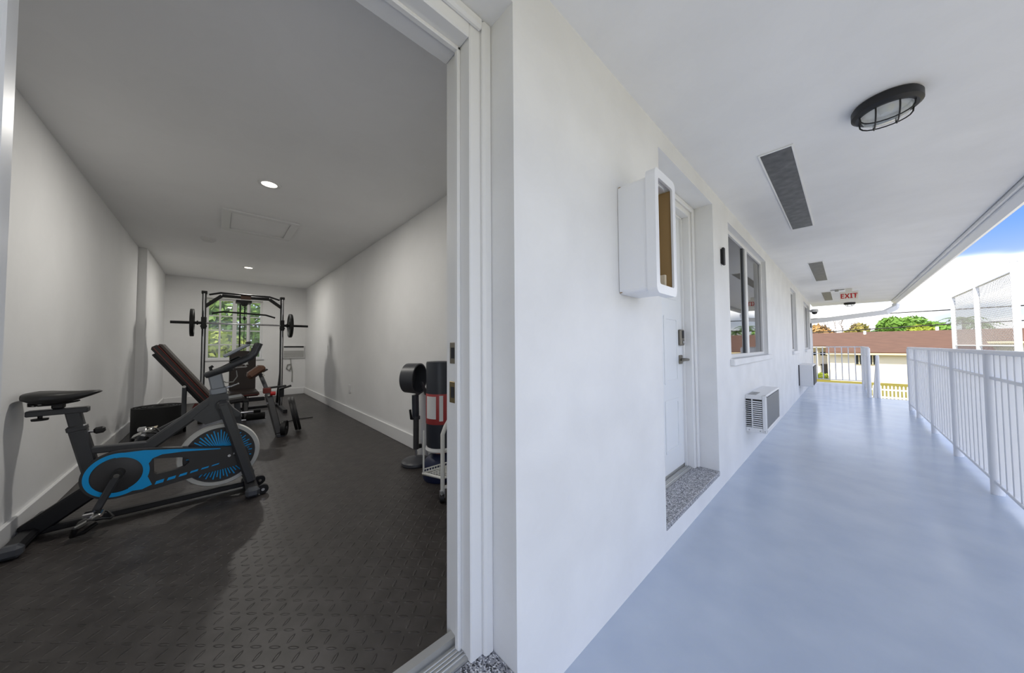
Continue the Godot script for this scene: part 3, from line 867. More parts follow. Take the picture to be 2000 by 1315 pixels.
func room_fittings() -> void:
	downlight(Vector3(0.275, CL, -3.02), "bright round downlight between the doorway and the ceiling hatch")
	downlight(Vector3(0.343, CL, -6.40), "bright round downlight over the weight machine")
	# attic hatch
	var t := thing("ceiling_hatch", "white framed attic hatch in the gym ceiling", "hatch", Vector3(0.305, CL, -4.12))
	var x0 := 0.012
	var x1 := 0.598
	var z0 := -4.45
	var z1 := -3.785
	var fr := S()
	bc(fr, Vector3(x0, CL - 0.018, z0), Vector3(x1, CL, z0 + 0.065), 0.003)
	bc(fr, Vector3(x0, CL - 0.018, z1 - 0.065), Vector3(x1, CL, z1), 0.003)
	bc(fr, Vector3(x0, CL - 0.018, z0 + 0.065), Vector3(x0 + 0.065, CL, z1 - 0.065), 0.003)
	bc(fr, Vector3(x1 - 0.065, CL - 0.018, z0 + 0.065), Vector3(x1, CL, z1 - 0.065), 0.003)
	part(t, "frame", fr, M.trim_paint)
	part(t, "panel", bc(S(), Vector3(x0 + 0.068, CL - 0.004, z0 + 0.068), Vector3(x1 - 0.068, CL, z1 - 0.068)), M.room_ceiling_paint)
	# smoke alarm
	t = thing("smoke_alarm", "small round white smoke alarm on the gym ceiling", "smoke alarm", Vector3(-0.09, CL, -5.0))
	part(t, "body", lathe(S(), [Vector2(0, 0), Vector2(0.066, 0), Vector2(0.064, -0.016), Vector2(0.052, -0.024), Vector2(0.050, -0.032), Vector2(0, -0.034)], at(-0.09, CL, -5.0), 28), M.print_white)
	part(t, "test_button", lathe(S(), [Vector2(0, -0.033), Vector2(0.012, -0.033), Vector2(0.012, -0.037), Vector2(0, -0.037)], at(-0.09, CL, -5.0), 14), M.print_white)
	# wall outlet
	t = thing("wall_outlet", "white power outlet low on the right hand gym wall", "outlet", Vector3(1.38, 0.52, -4.81))
	part(t, "cover_plate", bc(S(), Vector3(1.372, 0.462, -4.847), Vector3(1.38, 0.578, -4.773), 0.002), M.trim_paint)
	for y in [0.495, 0.545]:
		part(t, "socket", bc(S(), Vector3(1.3705, y - 0.014, -4.826), Vector3(1.373, y + 0.014, -4.794), 0.001), M.print_white)
	# window in the far wall
	var wn := structure("window_4")
	var a0 := -0.145
	var a1 := 0.655
	var b0 := 0.90
	var b1 := 2.03
	var zz := -8.02
	fr = S()
	bc(fr, Vector3(a0, b0, zz - 0.04), Vector3(a1, b0 + 0.03, zz + 0.04), 0.003)
	bc(fr, Vector3(a0, b1 - 0.03, zz - 0.04), Vector3(a1, b1, zz + 0.04), 0.003)
	bc(fr, Vector3(a0, b0 + 0.03, zz - 0.04), Vector3(a0 + 0.03, b1 - 0.03, zz + 0.04), 0.003)
	bc(fr, Vector3(a1 - 0.03, b0 + 0.03, zz - 0.04), Vector3(a1, b1 - 0.03, zz + 0.04), 0.003)
	part(wn, "window_frame", fr, M.trim_paint)
	part(wn, "mullion", bc(S(), Vector3(0.212, b0 + 0.03, zz - 0.03), Vector3(0.272, b1 - 0.03, zz + 0.03), 0.003), M.trim_paint)
	part(wn, "muntin", bc(S(), Vector3(0.022, b0 + 0.03, zz - 0.012), Vector3(0.050, b1 - 0.03, zz + 0.012), 0.002), M.trim_paint)
	part(wn, "muntin", bc(S(), Vector3(0.422, b0 + 0.03, zz - 0.012), Vector3(0.465, b1 - 0.03, zz + 0.012), 0.002), M.trim_paint)
	for y in [1.17, 1.44, 1.71]:
		for sp in [[a0 + 0.03, 0.022], [0.050, 0.212], [0.272, 0.422], [0.465, a1 - 0.03]]:
			part(wn, "muntin", bc(S(), Vector3(sp[0], y - 0.010, zz - 0.012), Vector3(sp[1], y + 0.010, zz + 0.012), 0.002), M.trim_paint)
	for sp in [[a0 + 0.03, 0.212], [0.272, a1 - 0.03]]:
		part(wn, "pane", bc(S(), Vector3(sp[0], b0 + 0.03, zz - 0.003), Vector3(sp[1], b1 - 0.03, zz + 0.001)), M.window_glass)
	part(wn, "window_sill", bc(S(), Vector3(a0 - 0.03, b0 - 0.025, -7.96), Vector3(a1 + 0.03, b0, -7.875), 0.004), M.trim_paint)
	# wall heater-cooler beside the window
	t = thing("room_air_conditioner", "white air conditioner face plate in the far gym wall beside the window", "air conditioner", Vector3(1.17, 0.88, -7.9))
	part(t, "face", bc(S(), Vector3(0.985, 0.885, -7.9), Vector3(1.36, 1.155, -7.87), 0.008), M.ac_white)
	part(t, "outlet_slot", bc(S(), Vector3(1.0, 1.108, -7.871), Vector3(1.345, 1.142, -7.867), 0.001), M.ac_dark, "dark outlet slot")
	part(t, "grille", bc(S(), Vector3(1.0, 0.905, -7.871), Vector3(1.345, 1.045, -7.868), 0.001), M.cable_grey)
	for k in 8:
		part(t, "grille_slat", bc(S(), Vector3(1.0, 0.912 + k * 0.017, -7.869), Vector3(1.345, 0.918 + k * 0.017, -7.863)), M.ac_white)
	part(t, "power_cord", tube(S(), [Vector3(1.12, 0.89, -7.885), Vector3(1.13, 0.72, -7.88), Vector3(1.10, 0.64, -7.88), Vector3(1.05, 0.68, -7.88), Vector3(1.07, 0.76, -7.88), Vector3(1.13, 0.77, -7.88), Vector3(1.15, 0.60, -7.88), Vector3(1.15, 0.40, -7.89)], 0.008, 8), M.cable_grey)

# ---------------------------------------------------------------- exercise bike
func spin_bike() -> void:
	var zc := -2.87
	var zn := -2.81
	var t := thing("spin_bike", "charcoal spin bike with bright blue trim and white rimmed flywheel", "exercise bike", Vector3(-0.25, FL, zc))
	var fm: Material = M.charcoal_frame
	# floor bars
	for b in [[-0.675, "rear_stabiliser"], [0.185, "front_stabiliser"]]:
		var x: float = b[0]
		var bar := part(t, b[1], beam(S(), Vector3(x, 0.175, -2.64), Vector3(x, 0.175, -3.10), 0.065, 0.045, 0.014), M.black_metal)
		for e in [[-2.68, -2.625], [-3.115, -3.06]]:
			part(bar, "end_cap", beam(S(), Vector3(x, 0.172, e[0]), Vector3(x, 0.172, e[1]), 0.074, 0.058, 0.016), M.grey_frame)
	for z in [-2.665, -2.86]:
		var w := part(t, "transport_wheel", rod(S(), Vector3(0.238, 0.172, z - 0.012), Vector3(0.238, 0.172, z + 0.012), 0.030, 18), M.black_rubber)
		part(w, "wheel_bolt", rod(S(), Vector3(0.238, 0.172, z + 0.011), Vector3(0.238, 0.172, z + 0.017), 0.009, 10), M.chrome)
	part(t, "base_tube", beam(S(), Vector3(-0.66, 0.170, zc), Vector3(0.18, 0.170, zc), 0.045, 0.032, 0.006), M.black_metal)
	part(t, "rear_strut", beam(S(), Vector3(-0.475, 0.335, zc), Vector3(-0.690, 0.170, zc), 0.055, 0.085, 0.010), M.black_metal)
	# seat tube, post, slider, saddle
	part(t, "seat_tube", beam(S(), Vector3(-0.485, 0.400, zc), Vector3(-0.545, 0.685, zc), 0.052, 0.062, 0.008, Vector3(1, 0, 0)), fm)
	part(t, "seat_tube_collar", beam(S(), Vector3(-0.540, 0.655, zc), Vector3(-0.546, 0.690, zc), 0.058, 0.068, 0.008, Vector3(1, 0, 0)), fm)
	part(t, "seat_post", beam(S(), Vector3(-0.538, 0.66, zc), Vector3(-0.560, 0.775, zc), 0.042, 0.052, 0.006, Vector3(1, 0, 0)), fm)
	var sl := part(t, "seat_slider", bc(S(), Vector3(-0.700, 0.757, zc - 0.026), Vector3(-0.506, 0.787, zc + 0.026), 0.004), fm)
	part(sl, "slider_knob", lathe(S(), [Vector2(0, 0), Vector2(0.008, 0), Vector2(0.008, -0.012), Vector2(0.028, -0.014), Vector2(0.026, -0.024), Vector2(0, -0.026)], at(-0.66, 0.757, zc), 16), M.black_plastic)
	part(t, "saddle_clamp", bc(S(), Vector3(-0.625, 0.787, zc - 0.02), Vector3(-0.585, 0.815, zc + 0.02), 0.006), M.black_plastic)
	var sd := part(t, "saddle", saddle_shape(Vector3(-0.59, 0.835, zc)), M.saddle_vinyl)
	var rails := S()
	for s in [-1, 1]:
		tube(rails, [Vector3(-0.685, 0.828, zc + s * 0.05), Vector3(-0.66, 0.812, zc + s * 0.03), Vector3(-0.60, 0.810, zc + s * 0.018), Vector3(-0.54, 0.822, zc + s * 0.012)], 0.004, 8)
		var spring := []
		for k in 33:
			spring.append(Vector3(-0.675 + 0.012 * cos(k * TAU / 8), 0.812 + k * 0.0008, zc + s * 0.045 + 0.012 * sin(k * TAU / 8)))
		tube(rails, spring, 0.0022, 5)
	part(sd, "saddle_rails", rails, M.black_metal)
	var kn := part(t, "seat_height_knob", rod(S(), Vector3(-0.515, 0.648, zc), Vector3(-0.485, 0.648, zc), 0.008, 10), M.chrome)
	part(kn, "knob_grip", beam(S(), Vector3(-0.488, 0.648, zc), Vector3(-0.448, 0.652, zc), 0.034, 0.034, 0.008), M.black_plastic)
	# frame
	part(t, "cross_tube", beam(S(), Vector3(-0.505, 0.545, zc), Vector3(-0.245, 0.530, zc), 0.045, 0.038, 0.006), fm)
	part(t, "main_tube", beam(S(), Vector3(-0.315, 0.495, zc), Vector3(-0.005, 0.762, zc), 0.05, 0.062, 0.010), fm)
	var head := S()
	prism(head, P2([-0.105, 0.660, -0.030, 0.735, -0.030, 0.800, 0.062, 0.800, 0.066, 0.735, 0.088, 0.700, 0.130, 0.655, 0.112, 0.640, 0.060, 0.640, 0.020, 0.628, -0.045, 0.612]), at(0, 0, zc - 0.035), 0.07)
	part(t, "head_shell", head, fm)
	# fork legs on both sides of the flywheel
	for s in [[-2.785, "near"], [-2.955, "far"]]:
		part(t, "fork_leg", beam(S(), Vector3(0.036, 0.745, s[0]), Vector3(0.186, 0.196, s[0]), 0.045, 0.058, 0.012, Vector3(1, 0, 0)), fm)
	part(t, "fork_crown", bc(S(), Vector3(0.005, 0.700, -2.975), Vector3(0.068, 0.758, -2.765), 0.014), fm)
	# flywheel
	var fx := 0.032
	var fy := 0.40
	var xf := Transform3D(Basis(Vector3(1, 0, 0), Vector3(0, 0, 1), Vector3(0, -1, 0)), Vector3(fx, fy, zc))
	var fw := part(t, "flywheel", lathe(S(), [Vector2(0, -0.010), Vector2(0.178, -0.010), Vector2(0.178, 0.010), Vector2(0, 0.010)], xf, 48), M.charcoal_cover)
	part(fw, "rim", lathe(S(), [Vector2(0.176, -0.018), Vector2(0.198, -0.018), Vector2(0.203, -0.010), Vector2(0.203, 0.010), Vector2(0.198, 0.018), Vector2(0.176, 0.018), Vector2(0.176, -0.018)], xf, 64), M.rim_white, "white rim")
	var sp := S()
	for k in 56:
		var a := TAU * k / 56.0
		var r1 := 0.160 if k % 2 == 0 else 0.146
		for side in [1.0, -1.0]:
			var d := Vector3(cos(a), sin(a), 0)
			beam(sp, Vector3(fx, fy, zc + side * 0.0108) + d * 0.055, Vector3(fx, fy, zc + side * 0.0108) + d * r1, 0.0062, 0.0018, 0.0, Vector3(0, 0, 1))
	part(fw, "sunburst", sp, M.bright_blue, "bright blue radiating stripes").set_meta("kind", "stuff")
	part(fw, "hub", rod(S(), Vector3(fx, fy, zc - 0.05), Vector3(fx, fy, zc + 0.05), 0.03, 20), M.black_metal)
	# belt cover: a long teardrop with a window
	var cx := -0.392
	var cy := 0.398
	var outline := PackedVector2Array()
	var inner := PackedVector2Array()
	var n := 40
	for k in n + 1:      # round the crank end, from the top tangent the long way to the bottom tangent
		var a := PI / 2 - 0.10 + (PI + 0.26) * k / n
		outline.append(Vector2(cx + 0.130 * cos(a), cy + 0.130 * sin(a)))
	for q in [[-0.250, 0.276], [-0.041, 0.306], [0.140, 0.322]]:
		outline.append(Vector2(q[0], q[1]))
	for k in 7:
		var a := -PI / 2 + PI * k / 6.0
		outline.append(Vector2(0.145 + 0.030 * cos(a), 0.379 + 0.057 * sin(a)))
	for q in [[-0.02, 0.468], [-0.20, 0.505], [-0.28, 0.518]]:
		outline.append(Vector2(q[0], q[1]))
	var hole := P2([-0.262, 0.455, -0.150, 0.436, -0.118, 0.425, -0.110, 0.398, -0.128, 0.376, -0.168, 0.366, -0.245, 0.360, -0.258, 0.372])
	# the cover as two halves either side of the window, so that the window is a real opening
	var left := PackedVector2Array()
	var xs := -0.19
	var upper := Geometry2D.intersect_polygons(outline, P2([-0.9, 0.41, 0.5, 0.41, 0.5, 0.9, -0.9, 0.9]))
	var lower := Geometry2D.intersect_polygons(outline, P2([-0.9, -0.1, 0.5, -0.1, 0.5, 0.41, -0.9, 0.41]))
	var cov := S()
	for half in upper + lower:
		for piece in Geometry2D.clip_polygons(half, hole):
			prism(cov, piece, at(0, 0, zn - 0.035), 0.035)
	var cover := part(t, "belt_cover", cov, M.charcoal_cover)
	var fxf := at(0, 0, zn)
	var ring := lathe(S(), [Vector2(0.097, 0.0), Vector2(0.097, 0.0022), Vector2(0.119, 0.0022), Vector2(0.119, 0.0)], Transform3D(Basis(Vector3(1, 0, 0), Vector3(0, 0, 1), Vector3(0, -1, 0)), Vector3(cx, cy, zn)), 64)
	prism(ring, P2([-0.410, 0.516, -0.30, 0.512, -0.18, 0.492, 0.03, 0.450, 0.03, 0.446, -0.14, 0.468, -0.225, 0.472, -0.262, 0.458, -0.278, 0.430, -0.281, 0.360, -0.268, 0.322, -0.262, 0.306, -0.300, 0.290, -0.340, 0.293, -0.370, 0.350, -0.380, 0.450]), fxf, 0.0020)
	part(cover, "blue_trim", ring, M.bright_blue, "bright blue trim band")
	for k in 6:
		var x := -0.252 + k * 0.048
		var y := 0.302 + k * 0.0085
		var h := 0.018 - k * 0.0022
		part(cover, "blue_dash", prism(S(), P2([x, y, x + 0.034, y + 0.005, x + 0.038, y + 0.005 + h, x + 0.006, y + h]), fxf, 0.002), M.bright_blue)
	part(cover, "crank_disc", lathe(S(), [Vector2(0, 0.0), Vector2(0.0, 0.004), Vector2(0.090, 0.004), Vector2(0.096, 0.001), Vector2(0.097, 0.0)], Transform3D(Basis(Vector3(1, 0, 0), Vector3(0, 0, 1), Vector3(0, -1, 0)), Vector3(cx, cy, zn)), 48), M.charcoal_cover)
	var badge := S()
	lathe(badge, [Vector2(0, 0), Vector2(0, 0.003), Vector2(0.008, 0.003), Vector2(0.008, 0)], Transform3D(Basis(Vector3(1, 0, 0), Vector3(0, 0, 1), Vector3(0, -1, 0)), Vector3(0.073, 0.392, zn)), 14)
	prism(badge, P2([0.092, 0.398, 0.098, 0.412, 0.104, 0.398, 0.098, 0.394]), fxf, 0.002)
	part(cover, "badge", badge, M.print_white)
	var badge2 := S()
	for k in 2:
		lathe(badge2, [Vector2(0.007, 0.0), Vector2(0.007, 0.002), Vector2(0.011, 0.002), Vector2(0.011, 0)], Transform3D(Basis(Vector3(1.4, 0, 0), Vector3(0, 0, 1), Vector3(0, -1, 0)), Vector3(0.112 + k * 0.022, 0.392, zn)), 16)
	part(cover, "badge_rings", badge2, M.black_plastic)
	# cranks and pedals
	var hub := part(t, "crank_hub", rod(S(), Vector3(-0.386, 0.410, zn), Vector3(-0.386, 0.410, -2.745), 0.024, 20), M.black_plastic)
	part(hub, "crank_bolt", rod(S(), Vector3(-0.386, 0.410, -2.746), Vector3(-0.386, 0.410, -2.741), 0.011, 12), M.steel)
	part(t, "crank_arm", beam(S(), Vector3(-0.380, 0.418, -2.752), Vector3(-0.452, 0.240, -2.752), 0.018, 0.032, 0.006, Vector3(1, 0, 0)), M.charcoal_frame)
	part(t, "crank_arm", beam(S(), Vector3(-0.392, 0.395, -2.99), Vector3(-0.320, 0.570, -2.99), 0.018, 0.032, 0.006, Vector3(1, 0, 0)), M.charcoal_frame)
	pedal(t, Vector3(-0.455, 0.225, -2.70))
	pedal(t, Vector3(-0.320, 0.575, -3.04))
	# handlebar post and bars
	part(t, "stem_collar", beam(S(), Vector3(0.018, 0.795, zc), Vector3(0.010, 0.842, zc), 0.055, 0.086, 0.008, Vector3(1, 0, 0)), M.stem_grey)
	part(t, "stem", beam(S(), Vector3(0.012, 0.83, zc), Vector3(-0.008, 0.945, zc), 0.046, 0.070, 0.008, Vector3(1, 0, 0)), M.stem_grey)
	var lv := part(t, "tension_lever", rod(S(), Vector3(0.045, 0.835, zc), Vector3(0.082, 0.845, zc), 0.007, 10), M.chrome)
	part(lv, "lever_grip", beam(S(), Vector3(0.07, 0.840, zc + 0.005), Vector3(0.115, 0.862, zc + 0.02), 0.016, 0.014, 0.004), M.chrome)
	for s in [-1, 1]:
		var bar := S()
		tube(bar, [Vector3(-0.048, 0.925, zc + s * 0.02), Vector3(0.03, 0.958, zc + s * 0.05), Vector3(0.10, 1.000, zc + s * 0.075), Vector3(0.165, 1.035, zc + s * 0.08), Vector3(0.190, 1.060, zc + s * 0.08), Vector3(0.218, 1.135, zc + s * 0.08)], [0.019, 0.020, 0.020, 0.020, 0.020, 0.019], 12)
		part(t, "handlebar", bar, M.charcoal_frame)
	part(t, "handlebar_bridge", beam(S(), Vector3(-0.045, 0.925, zc), Vector3(0.09, 0.968, zc), 0.09, 0.026, 0.010), M.charcoal_frame)
	var con := part(t, "console", beam(S(), Vector3(0.07, 0.995, zc), Vector3(0.130, 1.030, zc), 0.12, 0.05, 0.010), M.black_plastic)
	part(con, "tablet_tray", beam(S(), Vector3(0.035, 1.045, zc), Vector3(0.165, 1.130, zc), 0.20, 0.018, 0.005), M.stem_grey, "grey tilted tablet tray")
	part(con, "tray_lip", beam(S(), Vector3(0.150, 1.135, zc), Vector3(0.168, 1.140, zc), 0.20, 0.02, 0.004), M.black_plastic)
	part(t, "brake_knob", tube(S(), [Vector3(-0.02, 0.935, zc), Vector3(-0.028, 0.975, zc), Vector3(-0.015, 0.985, zc)], 0.008, 8), M.black_plastic)
	part(t, "cable", tube(S(), [Vector3(0.10, 0.95, zc + 0.03), Vector3(0.105, 0.91, zc + 0.03), Vector3(0.085, 0.875, zc + 0.03), Vector3(0.05, 0.872, zc + 0.02), Vector3(0.03, 0.885, zc + 0.01)], 0.0035, 6), M.cable_grey)

func pedal(t: Node3D, c: Vector3) -> void:
	var p := part(t, "pedal", beam(S(), c + Vector3(-0.048, -0.026, 0), c + Vector3(0.036, 0.018, 0), 0.075, 0.024, 0.006), M.steel, "steel pedal with toe cage")
	var cage := S()
	tube(cage, [c + Vector3(-0.01, 0.005, 0.036), c + Vector3(0.035, 0.0, 0.036), c + Vector3(0.062, -0.016, 0.02), c + Vector3(0.066, -0.02, -0.015), c + Vector3(0.045, 0.01, -0.03), c + Vector3(0.0, 0.02, -0.036)], 0.005, 7)
	part(p, "toe_cage", cage, M.black_plastic)
	part(p, "strap", tube(S(), [c + Vector3(-0.045, -0.02, 0.036), c + Vector3(-0.052, -0.055, 0.03), c + Vector3(-0.025, -0.062, 0.0), c + Vector3(0.01, -0.040, -0.03)], 0.010, 8), M.black_rubber)
	part(p, "pedal_axle", rod(S(), c + Vector3(0, 0.004, -0.05), c + Vector3(0, 0.004, 0.040), 0.010, 10), M.chrome)
	part(p, "clip", bc(S(), c + Vector3(-0.03, 0.010, -0.02), c + Vector3(0.008, 0.034, 0.02), 0.005), M.chrome)

func saddle_shape(c: Vector3) -> SurfaceTool:
	# stations from the wide tail to the nose: x, half width, top, bottom
	var rows := [[-0.122, 0.020, 0.030, 0.018], [-0.115, 0.072, 0.043, 0.006], [-0.085, 0.098, 0.049, -0.010], [-0.045, 0.098, 0.047, -0.018], [0.0, 0.072, 0.043, -0.020], [0.045, 0.045, 0.040, -0.008], [0.09, 0.034, 0.040, 0.010], [0.115, 0.028, 0.038, 0.022], [0.125, 0.012, 0.033, 0.028]]
	var st := S()
	st.set_smooth_group(1)
	var n := 16
	var rings := []
	for r in rows:
		var ring := []
		for k in n:
			var a := TAU * k / n
			var ca := cos(a)
			var sa := sin(a)
			var y: float = (r[2] + r[3]) / 2.0 + (r[2] - r[3]) / 2.0 * signf(sa) * pow(absf(sa), 0.6)
			ring.append(c + Vector3(r[0], y, r[1] * signf(ca) * pow(absf(ca), 0.8)))
		rings.append(ring)
	for i in rows.size() - 1:
		for k in n:
			quad(st, rings[i][k], rings[i + 1][k], rings[i + 1][(k + 1) % n], rings[i][(k + 1) % n])
	for e in [0, rows.size() - 1]:
		for k in range(1, n - 1):
			tri(st, rings[e][0], rings[e][k], rings[e][k + 1])
	return st

# ---------------------------------------------------------------- roll of rubber matting
func mat_roll() -> void:
	var c := Vector3(-0.455, FL, -5.25)
	var st := S()
	st.set_smooth_group(1)
	var turns := 7.0
	var n := 280
	var th := 0.014
	var h := 0.325
	var prev := []
	for k in n + 1:
		var a := TAU * turns * k / n
		var r := 0.035 + 0.165 * k / n + 0.002 * sin(a * 3.0)
		var top := FL + h + 0.004 * sin(a * 0.37)
		var d := Vector3(cos(a), 0, sin(a))
		var o := Vector3(c.x, 0, c.z)
		var cur := [o + d * r + Vector3(0, FL, 0), o + d * (r + th) + Vector3(0, FL, 0), o + d * (r + th) + Vector3(0, top, 0), o + d * r + Vector3(0, top, 0)]
		if k > 0:
			for j in 4:
				st.set_smooth_group(j + 1)
				quad(st, prev[j], prev[(j + 1) % 4], cur[(j + 1) % 4], cur[j])
		prev = cur
	var t := thing("rubber_mat_roll", "black rubber flooring rolled into a coil standing on end", "mat roll", c)
	part(t, "coil", st, M.black_rubber)

# ---------------------------------------------------------------- inclined bench behind the bike
func bench() -> void:
	var z := -4.0
	var t := thing("workout_bench", "inclined weight bench with dark red sided black backrest behind the bike", "bench", Vector3(-0.1, FL, z))
	var a := Vector3(-0.375, 1.125, z)
	var b := Vector3(-0.055, 0.640, z)
	var u := (b - a).normalized()
	var nrm := Vector3(-u.y, u.x, 0)
	if nrm.y < 0:
		nrm = -nrm
	var pad := part(t, "backrest", beam(S(), a, b, 0.25, 0.058, 0.014, nrm), M.black_vinyl)
	part(pad, "top_cushion", beam(S(), a + nrm * 0.032 + u * 0.004, b + nrm * 0.032 - u * 0.004, 0.245, 0.026, 0.010, nrm), M.brown_vinyl)
	for k in 2:
		var lift := 0.020 - k * 0.030
		part(pad, "piping", beam(S(), a + nrm * lift + u * 0.012 + Vector3(0, 0, 0.124), b + nrm * lift - u * 0.012 + Vector3(0, 0, 0.124), 0.005, 0.005, 0.0015, nrm), M.red_piping, "dark red piping")
	part(t, "backrest_bar", beam(S(), a - nrm * 0.042 + u * 0.05, b - nrm * 0.042, 0.06, 0.032, 0.005, nrm), M.black_metal)
	var st := part(t, "support_strut", beam(S(), Vector3(-0.198, 0.765, z + 0.03), Vector3(-0.200, 0.50, z + 0.03), 0.030, 0.030, 0.004), M.charcoal_frame)
	for y in [0.770, 0.520]:
		part(st, "bolt", rod(S(), Vector3(-0.199, y, z + 0.044), Vector3(-0.199, y, z + 0.052), 0.011, 12), M.chrome)
	part(t, "base_beam", beam(S(), Vector3(-0.47, 0.33, z), Vector3(0.02, 0.62, z), 0.05, 0.045, 0.006), M.charcoal_frame)
	part(t, "bracket", beam(S(), Vector3(-0.16, 0.50, z + 0.02), Vector3(-0.12, 0.61, z + 0.02), 0.04, 0.03, 0.004), M.red_piping)
	part(t, "seat", beam(S(), Vector3(-0.03, 0.60, z), Vector3(0.20, 0.625, z), 0.24, 0.055, 0.014), M.black_vinyl)
	part(t, "rear_leg", beam(S(), Vector3(-0.44, 0.34, z), Vector3(-0.47, FL + 0.02, z), 0.045, 0.045, 0.005), M.charcoal_frame)
	part(t, "rear_foot", beam(S(), Vector3(-0.47, FL + 0.02, z - 0.19), Vector3(-0.47, FL + 0.02, z + 0.19), 0.045, 0.04, 0.006), M.charcoal_frame)
	part(t, "front_leg", beam(S(), Vector3(0.15, 0.60, z), Vector3(0.18, FL + 0.02, z), 0.045, 0.045, 0.005), M.charcoal_frame)
	part(t, "front_foot", beam(S(), Vector3(0.18, FL + 0.02, z - 0.17), Vector3(0.18, FL + 0.02, z + 0.17), 0.045, 0.04, 0.006), M.charcoal_frame)
	# pale hand towel lying on the low end of the bench beam
	var tw := S()
	prism(tw, P2([-0.05, -0.01, 0.04, -0.012, 0.055, 0.004, 0.02, 0.012, -0.01, 0.030, -0.03, 0.012, -0.055, 0.004]), at(-0.40, 0.422, z - 0.03, Basis(Vector3(0, 0, 1), 0.45)), 0.06)
	tag(part(self, "hand_towel", tw, M.cream_card), "crumpled pale cloth lying on the bench beam", "cloth")

# ---------------------------------------------------------------- weight machine
func home_gym() -> void:
	var z := -6.2
	var xl := -0.138
	var xr := 0.755
	var bm: Material = M.black_metal
	var t := thing("weight_machine", "black smith machine home gym with brown padded seat under the window", "weight machine", Vector3(0.31, FL, z))
	for x in [xl, xr]:
		part(t, "upright", bc(S(), Vector3(x - 0.022, FL, z - 0.022), Vector3(x + 0.022, 1.885, z + 0.022), 0.003), bm)
		part(t, "upright_cap", bc(S(), Vector3(x - 0.030, 1.875, z - 0.035), Vector3(x + 0.030, 1.915, z + 0.050), 0.004), M.black_plastic)
		part(t, "guide_rod", rod(S(), Vector3(x, FL + 0.03, z + 0.040), Vector3(x, 1.88, z + 0.040), 0.009, 12), M.chrome)
		var cr := part(t, "carriage", bc(S(), Vector3(x - 0.028, 1.378, z + 0.015), Vector3(x + 0.028, 1.545, z + 0.062), 0.005), M.black_plastic)
		part(cr, "safety_hook", bc(S(), Vector3(x - 0.034, 1.40, z + 0.05), Vector3(x + 0.034, 1.43, z + 0.07), 0.004), bm)
		part(t, "side_foot", bc(S(), Vector3(x - 0.025, FL, z - 0.45), Vector3(x + 0.025, FL + 0.05, z + 0.50), 0.004), bm)
		part(t, "side_brace", beam(S(), Vector3(x, 0.75, z - 0.01), Vector3(x, FL + 0.05, z - 0.40), 0.035, 0.035, 0.004), bm)
	# arch and pull-up bar
	var arch := [Vector3(xl, 1.69, z), Vector3(0.045, 1.870, z), Vector3(0.308, 1.868, z), Vector3(0.590, 1.870, z), Vector3(xr, 1.74, z)]
	for i in 4:
		part(t, "arch_beam", beam(S(), arch[i], arch[i + 1], 0.04, 0.045, 0.005), bm)
	part(t, "pull_up_bar", tube(S(), [Vector3(-0.09, 1.862, z + 0.07), Vector3(0.03, 1.900, z + 0.07), Vector3(0.308, 1.898, z + 0.07), Vector3(0.585, 1.898, z + 0.07), Vector3(0.715, 1.858, z + 0.07)], 0.013, 10), bm)
	part(t, "arch_plate", bc(S(), Vector3(0.25, 1.835, z + 0.02), Vector3(0.365, 1.905, z + 0.065), 0.004), M.rust_vinyl)
	# smith bar with a plate at each end
	var y := 1.460
	var bar := part(t, "smith_bar", rod(S(), Vector3(xl, y, z + 0.05), Vector3(xr, y, z + 0.05), 0.012, 12), M.chrome, "chrome bar")
	for e in [[xl, -0.457], [xr, 1.104]]:
		var d: float = signf(e[1] - e[0])
		part(bar, "sleeve", rod(S(), Vector3(e[0] + d * 0.02, y, z + 0.05), Vector3(e[1], y, z + 0.05), 0.019, 14), bm)
		part(bar, "collar", rod(S(), Vector3(e[0] + d * 0.055, y, z + 0.05), Vector3(e[0] + d * 0.07, y, z + 0.05), 0.030, 14), bm)
	var side := along(Vector3(1, 0, 0))
	for q in [[-0.252, "black weight plate on the smith bar end near the left wall"], [0.862, "black weight plate on the smith bar end near the right wall"]]:
		var w := thing("weight_plate", q[1], "weight plate", Vector3(q[0], y, z + 0.05), "weight plates on the smith bar")
		part(w, "disc", lathe(S(), [Vector2(0.022, -0.016), Vector2(0.06, -0.018), Vector2(0.065, -0.010), Vector2(0.155, -0.010), Vector2(0.160, -0.020), Vector2(0.186, -0.020), Vector2(0.190, -0.014), Vector2(0.190, 0.014), Vector2(0.186, 0.020), Vector2(0.160, 0.020), Vector2(0.155, 0.010), Vector2(0.065, 0.010), Vector2(0.06, 0.018), Vector2(0.022, 0.016), Vector2(0.022, -0.016)], Transform3D(side, w.position), 40), M.black_rubber)
	# lat tower, cable and lat bar
	part(t, "rear_mast", rod(S(), Vector3(0.255, FL, z - 0.18), Vector3(0.255, 1.80, z - 0.18), 0.009, 12), bm)
	part(t, "weight_guide", rod(S(), Vector3(0.37, FL, z - 0.18), Vector3(0.37, 1.80, z - 0.18), 0.007, 10), M.chrome)
	part(t, "pulley_plate", bc(S(), Vector3(0.198, 1.788, z - 0.20), Vector3(0.380, 1.826, z + 0.02), 0.004), bm)
	part(t, "pulley", rod(S(), Vector3(0.293, 1.775, z - 0.015), Vector3(0.293, 1.775, z + 0.015), 0.042, 20), M.black_plastic)
	var lat := part(t, "lat_bar", tube(S(), [Vector3(-0.057, 1.600, z + 0.06), Vector3(0.061, 1.632, z + 0.06), Vector3(0.30, 1.622, z + 0.06), Vector3(0.545, 1.612, z + 0.06), Vector3(0.662, 1.576, z + 0.06)], 0.0125, 10), bm)
